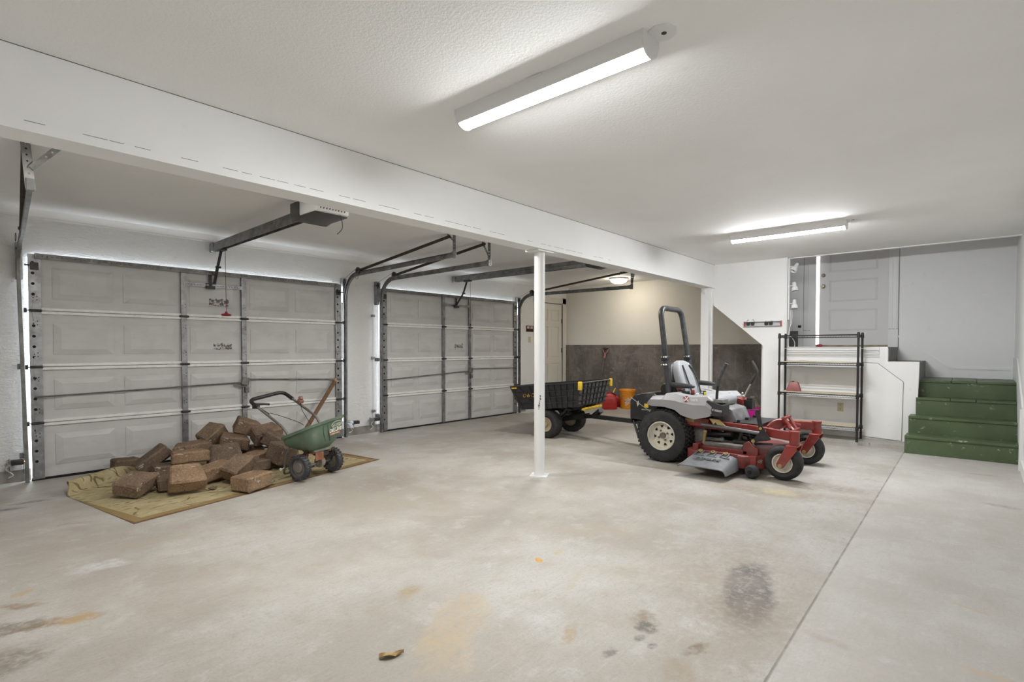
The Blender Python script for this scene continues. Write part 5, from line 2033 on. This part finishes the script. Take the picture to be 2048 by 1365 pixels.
for s in (-1, 1):
    b = MB()
    c = Vector((s*.208, 0, .116))
    b.lathe([(.078, -.024), (.09, -.032), (.108, -.031), (.116, -.02), (.116, .02), (.108, .031), (.09, .032), (.078, .024)], c, (1, 0, 0), 30, closed=True)
    for k in range(22):
        a = 2*PI*k/22
        for q in (-1, 1):
            b.box(c+Vector((q*.016, .115*math.cos(a+.14*q), .115*math.sin(a+.14*q))), (.026, .016, .012), (a+.14*q-PI/2, 0, q*.3))
    ty = b.build('spreader_tyre', mat('dark_grey_wheel_plastic', (.05, .052, .058), .6, var=.25, scale=12, dirt=(.13, .11, .09), dirt_amt=.4, dscale=10), sp, ang=25)
    b = MB()
    b.lathe([(.080, -.020), (.08, -.012), (.05, -.010), (.048, -.022), (.042, -.028), (0, -.030)], c, (1, 0, 0), 26)
    b.lathe([(.080, .014), (.06, .004), (.04, .006), (.038, .02), (0, .022)], c, (1, 0, 0), 26)
    if s > 0:
        for k in range(5):
            a = 2*PI*k/5+.3
            b.box(c+Vector((-.012, .06*math.cos(a), .06*math.sin(a))), (.012, .04, .016), (a, 0, 0))
    b.build('wheel_disc', mat('brownish_grey_disc', (.17, .155, .135), .65, var=.25, scale=10), ty)
b = MB()
b.cyl((-.23, 0, .116), (.24, 0, .116), .0095, seg=10)
b.build('axle', M['galv'], sp)
b = MB()
b.lathe([(0, -.035), (.05, -.03), (.056, -.015), (.056, .0), (.05, .012), (.048, .02), (0, .024)], (.045, 0, .125), (1, 0, 0), 22)
b.cyl((-.01, 0, .116), (.09, 0, .116), .017, seg=12)
b.build('gear_housing', mat('dusty_cream_housing', (.30, .27, .21), .65, var=.2, scale=9), sp)
b = MB()
b.box((-.055, -.09, .205), (.10, .006, .075))
b.bx(-.105, .15, -.06, .06, .225, .24)
b.bar((-.10, .05, .13), (-.10, .02, .25), .03, .02)
b.bar((.12, .03, .12), (.13, .02, .25), .02, .03)
b.build('rusty_frame', mat('rust_orange_plate', (.28, .11, .06), .7, .1, var=.35, scale=14), sp, False)
b = MB()
b.tube([(-.15, .06, .05), (-.145, .04, .2), (-.12, .0, .27)], .012, 8)
b.tube([(.0, -.03, .21), (.16, -.03, .225)], .006, 6)
b.tube(curve([(.13, -.05, .27), (.135, -.06, .23), (.16, -.05, .18), (.165, -.02, .13)], 5), .008, 6)
b.cyl((.03, -.02, .20), (.03, -.02, .235), .075, seg=22)
b.build('linkage', M['darkmetal'], sp)
b = MB()
b.tube(fillet([(-.20, .10, .40), (-.20, .20, .16), (-.20, .22, .03), (.18, .22, .03), (.18, .16, .2), (.18, .10, .38)], .03, 4), .010, 8)
b.build('stand_leg', STB, sp)
b = MB()
b.cyl((-.21, .20, .095), (-.255, .19, .092), .004, seg=6)
b.lathe([(0, 0), (.013, .002), (.014, .008), (0, .012)], (-.255, .19, .092), (-1, -.2, 0), 12)
b.build('stop_knob', MWL, sp)
b = MB()
hpts = fillet([(-.20, .10, .33), (-.205, .20, .47), (-.205, .68, .715), (.205, .68, .77), (.205, .20, .53), (.19, .10, .36)], .07, 6)
b.tube(hpts, .0125, 10)
hd = b.build('handle_tube', STB, sp)
b = MB()
b.tube(fillet([(-.205, .56, .652), (-.205, .68, .715), (.205, .68, .77), (.205, .54, .70)], .07, 6), .019, 10)
b.build('grip', M['black'], hd)
b = MB()
b.tube([(-.19, .63, .68), (-.11, .59, .675), (-.05, .58, .665)], .011, 8)
b.bx(-.225, -.185, .55, .61, .64, .68)
b.tube([(-.2, .52, .64), (-.17, .44, .585)], .008, 6)
b.build('trigger_lever', M['black'], hd)
b = MB()
b.box((.215, .44, .68), (.05, .05, .035), (.4, 0, 0))
b.cyl((.215, .43, .695), (.215, .44, .73), .022, seg=12)
b.bevel(.004, 1)
b.build('rate_dial', mat('faded_rust_dial', (.27, .13, .10), .6, var=.2, scale=12), hd)
b = MB()
b.tube(curve([(-.17, .43, .60), (-.09, .35, .56), (.0, .24, .50), (.03, .2, .47)], 6), .0028, 5)
b.tube(curve([(.20, .42, .66), (.16, .36, .60), (.13, .26, .52), (.12, .2, .47)], 6), .0028, 5)
b.build('cable', M['hole'], hd)

# wooden handle standing behind the spreader
t = thing('wooden_stake', 'brown wooden stake leaning on the roll-up door behind the green spreader', 'stake')
b = MB()
p0, p1 = Vector((3.17, 6.37, .022)), Vector((3.86, 6.59, .815))
b.bar(p0, p1, .05, .028, (0, 1, .2))
b.bevel(.006, 1)
b.build('shaft', mat('weathered_brown_wood', (.17, .095, .05), .75, var=.3, scale=14, stretch=(6, 6, .6)), t)
b = MB()
b.bar(p1-(p1-p0)*.03, p1+(p1-p0)*.003, .053, .031, (0, 1, .2))
b.build('pale_end', mat('pale_end_grain', (.42, .32, .2), .8, var=.2, scale=30), t)
# ------------------------------------------------------------------ things by the far wall
t = thing('bucket', 'orange lidded plastic bucket by the dark masonry wall', 'bucket', (9.14, 5.06, .085))
OR = mat('orange_plastic', (.72, .27, .015), .42, 0, var=.06, scale=6)
b = MB()
b.lathe([(0, 0), (.128, 0), (.13, .01), (.138, .20), (.146, .345), (.138, .345), (.13, .2), (.12, .012), (0, .012)], seg=32)
for z in (.27, .30, .325):
    b.lathe([(.143, z), (.152, z+.003), (.152, z+.009), (.144, z+.012)], seg=32)
b.build('pail', OR, t)
b = MB()
b.lathe([(0, .352), (.12, .352), (.125, .366), (.150, .368), (.158, .360), (.160, .335), (.150, .332), (.148, .345)], seg=32)
b.build('lid', OR, t)
lo_ = mat('white_stencil', (.72, .68, .6), .6)
va = math.atan2(-5.06, -9.14)+.10
pc = Vector((math.cos(va), math.sin(va), 0))
tx = Vector((-pc.y, pc.x, 0))
for k, (s_, off) in enumerate((('THE', .17), ('HOME', .125), ('DEPOT', .08))):
    text('lettering', s_, .05, tuple(pc*.146+tx*(-.055)+Vector((0, 0, off-.015))), tuple(tx*.8+Vector((0, 0, .55))), (0, 0, 1), lo_, t, bold=.001)
b = MB()
b.tube([tuple(Vector((math.cos(va+a), math.sin(va+a), 0))*.152+Vector((0, 0, .30-.16*math.cos(a*.9)**2))) for a in [-1.6+3.2*k/16 for k in range(17)]], .004, 6)
b.build('bail_handle', M['galv'], t)

GR = mat('red_fuel_plastic', (.42, .022, .02), .45, 0, var=.1, scale=6)
def gas_can(label, x, y, z, w, h, rz, spout=True):
    t = thing('gas_can', label, 'fuel can', (x, y, z), rz, 'red fuel cans by the orange bucket')
    b = MB()
    rings = [rrect(0, 0, w/2*k1, .09*k1, .03, zz) for k1, zz in ((.9, 0), (1, .015), (1, h*.6), (.93, h*.72), (.55, h*.85), (.4, h*.9))]
    b.loft(rings)
    b.build('can_body', GR, t)
    b = MB()
    b.tube(fillet([(-w*.42, 0, h*.72), (-w*.38, 0, h*1.0), (w*.02, 0, h*1.0), (w*.06, 0, h*.82)], .03, 4), .014, 8)
    b.build('can_handle', GR, t)
    if spout:
        b = MB()
        b.cyl((w*.2, 0, h*.8), (w*.27, 0, h*.95), .028, seg=14)
        b.build('spout_collar', M['black'], t)
        b = MB()
        b.tube([(w*.26, 0, h*.93), (w*.42, 0, h*1.22)], [.016, .011], 10)
        b.build('spout', mat('yellow_spout', (.7, .42, .03), .4), t)
    return t
gas_can('red fuel can with a yellow spout beside the dump cart', 8.86, 5.29, .075, .27, .33, R(-52))
gas_can('dark red fuel can without a spout next to the orange bucket', 9.20, 5.36, .09, .2, .24, R(-50), False)

t = thing('garden_spade', 'spade with a pink D-shaped handle leaning on the masonry wall', 'spade')
p0, p1 = Vector((9.16, 5.72, .30)), Vector((9.365, 5.70, 1.11))
b = MB()
b.tube([p0, p1], .016, 10)
b.build('shaft', mat('dark_wood_shaft', (.10, .085, .07), .7, var=.2, scale=20), t)
b = MB()
d = (p1-p0).normalized()
b.tube([p1-d*.07, p1+d*.03], .021, 10)
b.tube(curve([p1+d*.02, p1+d*.06+Vector((0, .045, 0)), p1+d*.13+Vector((0, .058, 0))], 5), .011, 8)
b.tube(curve([p1+d*.02, p1+d*.06-Vector((0, .045, 0)), p1+d*.13-Vector((0, .058, 0))], 5), .011, 8)
dh = b.build('d_handle', mat('pink_handle', (.36, .13, .14), .5), t)
b = MB()
b.cyl(p1+d*.125+Vector((0, .062, 0)), p1+d*.125-Vector((0, .062, 0)), .018, seg=10)
b.build('cross_grip', M['black'], dh)
b = MB()
q = [(-.095, 0), (-.095, -.17), (-.06, -.235), (0, -.26), (.06, -.235), (.095, -.17), (.095, 0)]
b.prism(q, tuple(p0+d*.04), (0, 1, 0), tuple(d), tuple(d.cross(Vector((0, 1, 0)))), .003)
b.build('blade', M['rust'], t, False)

# clutter behind the mower
t = thing('storage_tub', 'magenta plastic tub on the floor behind the mower', 'tub', (8.62, 2.62, .07))
b = MB()
b.loft([rrect(0, 0, .16, .13, .03, 0), rrect(0, 0, .19, .155, .03, .23), rrect(0, 0, .20, .165, .03, .235), rrect(0, 0, .20, .165, .03, .25), rrect(0, 0, .185, .15, .03, .25), rrect(0, 0, .15, .12, .03, .02)])
b.build('tub', mat('magenta_plastic', (.42, .005, .20), .4), t)
b = MB()
rnd = random.Random(3)
t2 = thing('paper_sack', 'crumpled tan paper sack standing behind the mower', 'sack', (9.02, 2.72, .09))
rings = []
for z, hx, hy in ((0, .12, .09), (.1, .13, .10), (.2, .12, .09), (.27, .09, .06), (.33, .05, .03), (.37, .07, .025)):
    rings.append([p+Vector((rnd.uniform(-.012, .012), rnd.uniform(-.012, .012), rnd.uniform(-.01, .01))) for p in rrect(0, 0, hx, hy, .03, z)])
b.loft(rings)
b.build('sack', mat('tan_paper', (.40, .34, .25), .8, var=.2, scale=15), t2, ang=20)
# ------------------------------------------------------------------ wire shelf unit
WX0, WX1, WY0, WY1 = 7.94, 8.245, 1.135, 2.055
sh = thing('wire_shelf', 'black four-tier wire shelf unit in front of the low white wall', 'shelf unit', ((WX0+WX1)/2, (WY0+WY1)/2, .05))
cx_, cy2 = (WX0+WX1)/2, (WY0+WY1)/2
SBK = mat('black_wire_coating', (.02, .02, .021), .45, .2, var=.2, scale=12)
for x in (WX0, WX1):
    for y in (WY0, WY1):
        b = MB()
        b.cyl((x-cx_, y-cy2, .0), (x-cx_, y-cy2, 1.385), .0135, seg=12)
        po = b.build('post', SBK, sh)
        b = MB()
        b.lathe([(0, 1.40), (.012, 1.398), (.016, 1.39), (.016, 1.375), (.0135, 1.375)], (x-cx_, y-cy2, 0), (0, 0, 1), 12)
        b.build('post_cap', SBK, po)
        b = MB()
        b.lathe([(0, -.002), (.017, -.002), (.017, .01), (.0135, .015)], (x-cx_, y-cy2, 0), (0, 0, 1), 12)
        b.build('levelling_foot', SBK, po)
SZ_ = (.165, .575, .985, 1.355)
for z in SZ_:
    b = MB()
    hx, hy = (WX1-WX0)/2-.004, (WY1-WY0)/2-.004
    for zz, r_ in ((z+.014, .0042), (z-.018, .0038)):
        b.tube([(-hx, -hy, zz), (hx, -hy, zz), (hx, hy, zz), (-hx, hy, zz)], r_, 6, closed=True)
    n = 30
    for sx in (-hx, hx):
        b.tube([(sx, -hy+2*hy*k/(2*n), z+(.014 if k % 2 else -.018)) for k in range(2*n+1)], .0026, 5)
    n = 8
    for sy in (-hy, hy):
        b.tube([(-hx+2*hx*k/(2*n), sy, z+(.014 if k % 2 else -.018)) for k in range(2*n+1)], .0026, 5)
    for k in range(1, 32):
        y = -hy+2*hy*k/32
        b.tube([(-hx, y, z+.014), (hx, y, z+.014)], .0017, 4)
    for x in (-.05, .05):
        b.tube([(x, -hy, z+.008), (x, hy, z+.008)], .003, 5)
    for sx in (-1, 1):
        for sy in (-1, 1):
            b.lathe([(.0138, -.026), (.021, -.026), (.018, .022), (.0138, .022)], (sx*(WX1-WX0)/2, sy*(WY1-WY0)/2, z), (0, 0, 1), 12)
    b.build('wire_tier', SBK, sh)
b = MB()
for y in (WY0-cy2, WY1-cy2):
    for x in ((WX1-WX0)/2, ):
        b.lathe([(.014, -.004), (.02, -.004), (.02, .004), (.014, .004)], (x, y, 1.19), (0, 0, 1), 10, closed=True)
b.box(((WX1-WX0)/2, WY0-cy2-.02, 1.19), (.012, .05, .004))
b.build('white_clip', MWL, sh)
LBM = mat('pale_plywood', (.50, .43, .31), .65, 0, var=.15, scale=7, dirt=(.34, .27, .18), dirt_amt=.4, dscale=6, stretch=(4, .6, 4))
for z, nm in ((SZ_[0], 'on the lowest tier of the wire shelf'), (SZ_[1], 'on the second tier of the wire shelf, under the red bell'), (SZ_[2], 'on the third tier of the wire shelf, holding a loose cord')):
    b = MB()
    b.bx(-.135, .135, -.44, .44, .05+z+.0185, .05+z+.0275)
    tag(b.build('shelf_board', LBM, None, False, loc=(cx_-.003, cy2, 0)), 'thin pale plywood board '+nm, 'board', 'plywood boards lining the wire shelf')
zt = .05+SZ_[1]+.0275
t = thing('red_bell', 'faded red metal bell-shaped block on the second shelf', 'weight', (8.07, 1.90, zt), R(8))
b = MB()
b.loft([rrect(0, 0, .055, .088, .012, 0), rrect(0, 0, .055, .088, .012, .012), rrect(0, 0, .044, .056, .012, .115), rrect(0, 0, .036, .045, .012, .128)])
b.build('body', mat('faded_red_enamel', (.24, .075, .072), .5, .1, var=.15, scale=12), t)
b = MB()
b.cyl((0, .01, .126), (0, .01, .137), .016, seg=12)
b.build('top_knob', M['darkmetal'], t)
zc = .05+SZ_[2]+.0275
b = MB()
b.tube(curve([(8.19, 2.03, zc+.02), (8.12, 1.97, zc+.006), (8.06, 1.92, zc+.006), (8.13, 1.86, zc+.006), (8.05, 1.80, zc+.014), (8.11, 1.74, zc+.006), (8.04, 1.70, zc+.006), (8.09, 1.63, zc+.006)], 6), .0042, 6)
tag(b.build('loose_cord', mat('cream_cord', (.55, .5, .38), .7), None), 'cream cord lying loose on the third shelf board', 'cord')
b = MB()
b.sphere((0, 0, 0), (.03, .042, .022), 16, 10)
tag(b.build('red_ball', M['red_plastic'], None, loc=(8.60, 1.70, 1.28)), 'small flattened red lump on the stair landing seen below the top wire tier', 'ball')

# grey box and small hook on the landing wall
t = thing('grey_panel', 'dark grey flat panel leaning in the landing corner', 'panel', (9.36, 2.25, 1.258))
b = MB()
b.bx(-.015, .015, -.095, .1, 0, .26)
b.bevel(.004, 1)
b.build('panel', mat('dark_grey_panel', (.12, .125, .12), .6), t)
t = thing('door_bumper', 'small black square bumper on the landing wall', 'bumper', (XF-.0, 2.145, 1.59))
b = MB()
b.box((-.012, 0, 0), (.024, .042, .04), (R(10), 0, 0))
b.bevel(.004, 1)
b.build('pad', M['black'], t)

# eyewear rack with two pairs of dark glasses
t = thing('eyewear_rack', 'clear wall rack with red ends holding two pairs of dark glasses', 'rack', (XU, 2.385, 1.60))
b = MB()
for z in (-.03, .034):
    b.bx(-.045, -.002, -.25, .25, z, z+.006)
b.bx(-.004, -.001, -.25, .25, -.03, .034)
b.build('rail', mat('pale_clear_plastic', (.55, .55, .56), .25), t)
for y in (-.252, .252):
    b = MB()
    b.bx(-.048, 0, y-.006, y+.006, -.034, .042)
    b.bevel(.002, 1)
    b.build('end_cap', mat('red_end_cap', (.5, .04, .03), .4), t)
def glasses(label, y, z, up):
    t = thing('safety_glasses', label, 'glasses', (XU-.03, y, z), group='dark glasses in the wall rack')
    for s in (-1, 1):
        b = MB()
        q = [(s*.006, .022), (s*.055, .024), (s*.058, .0), (s*.046, -.022), (s*.018, -.024), (s*.006, -.004)]
        b.prism(q, (0, 0, 0), (0, 1, 0), (0, 0, 1), (-1, 0, 0), .005)
        b.bevel(.002, 1)
        b.build('lens', M['black'], t)
        b = MB()
        b.tube(curve([(0, s*.056, .018), (.008, s*.05, .035+up), (.004, s*.03, .05+up), (-.004, s*.045, .055+up)], 5), .0028, 5)
        b.build('temple_arm', M['black'], t)
    b = MB()
    b.tube([(-.002, -.056, .022), (-.002, 0, .024), (-.002, .056, .022)], .003, 5)
    b.build('brow_bar', M['black'], t)
glasses('pair of dark glasses in the wall rack with arms sticking up high', 2.552, 1.602, .012)
glasses('pair of dark glasses in the wall rack with arms folded low', 2.30, 1.596, -.008)

# dry leaf on the floor
b = MB()
rnd = random.Random(5)
pts = []
for k in range(9):
    f_ = k/8
    w_ = .021*math.sin(PI*min(1, f_*1.05+.03))**.7
    x = -.05+.1*f_
    pts.append([Vector((x, -w_, .008+.012*abs(math.sin(f_*5)))), Vector((x, -.2*w_, .003+.004*math.sin(f_*7))), Vector((x, .4*w_, .004)), Vector((x, w_, .012+.008*math.cos(f_*6)))])
g = [[b.bm.verts.new(p) for p in rw] for rw in pts]
for a, c_ in zip(g, g[1:]):
    for i in range(3):
        b.bm.faces.new((a[i], a[i+1], c_[i+1], c_[i]))
lf = b.build('dry_leaf', mat('dry_leaf_tan', (.38, .26, .12), .8, var=.3, scale=40), None, loc=(1.266, 1.758, 0), rot=(0, 0, R(-25)))
sm = lf.modifiers.new('thickness', 'SOLIDIFY')
sm.thickness = .0012
tag(lf, 'curled dry tan leaf on the bare floor near the photographer', 'leaf')
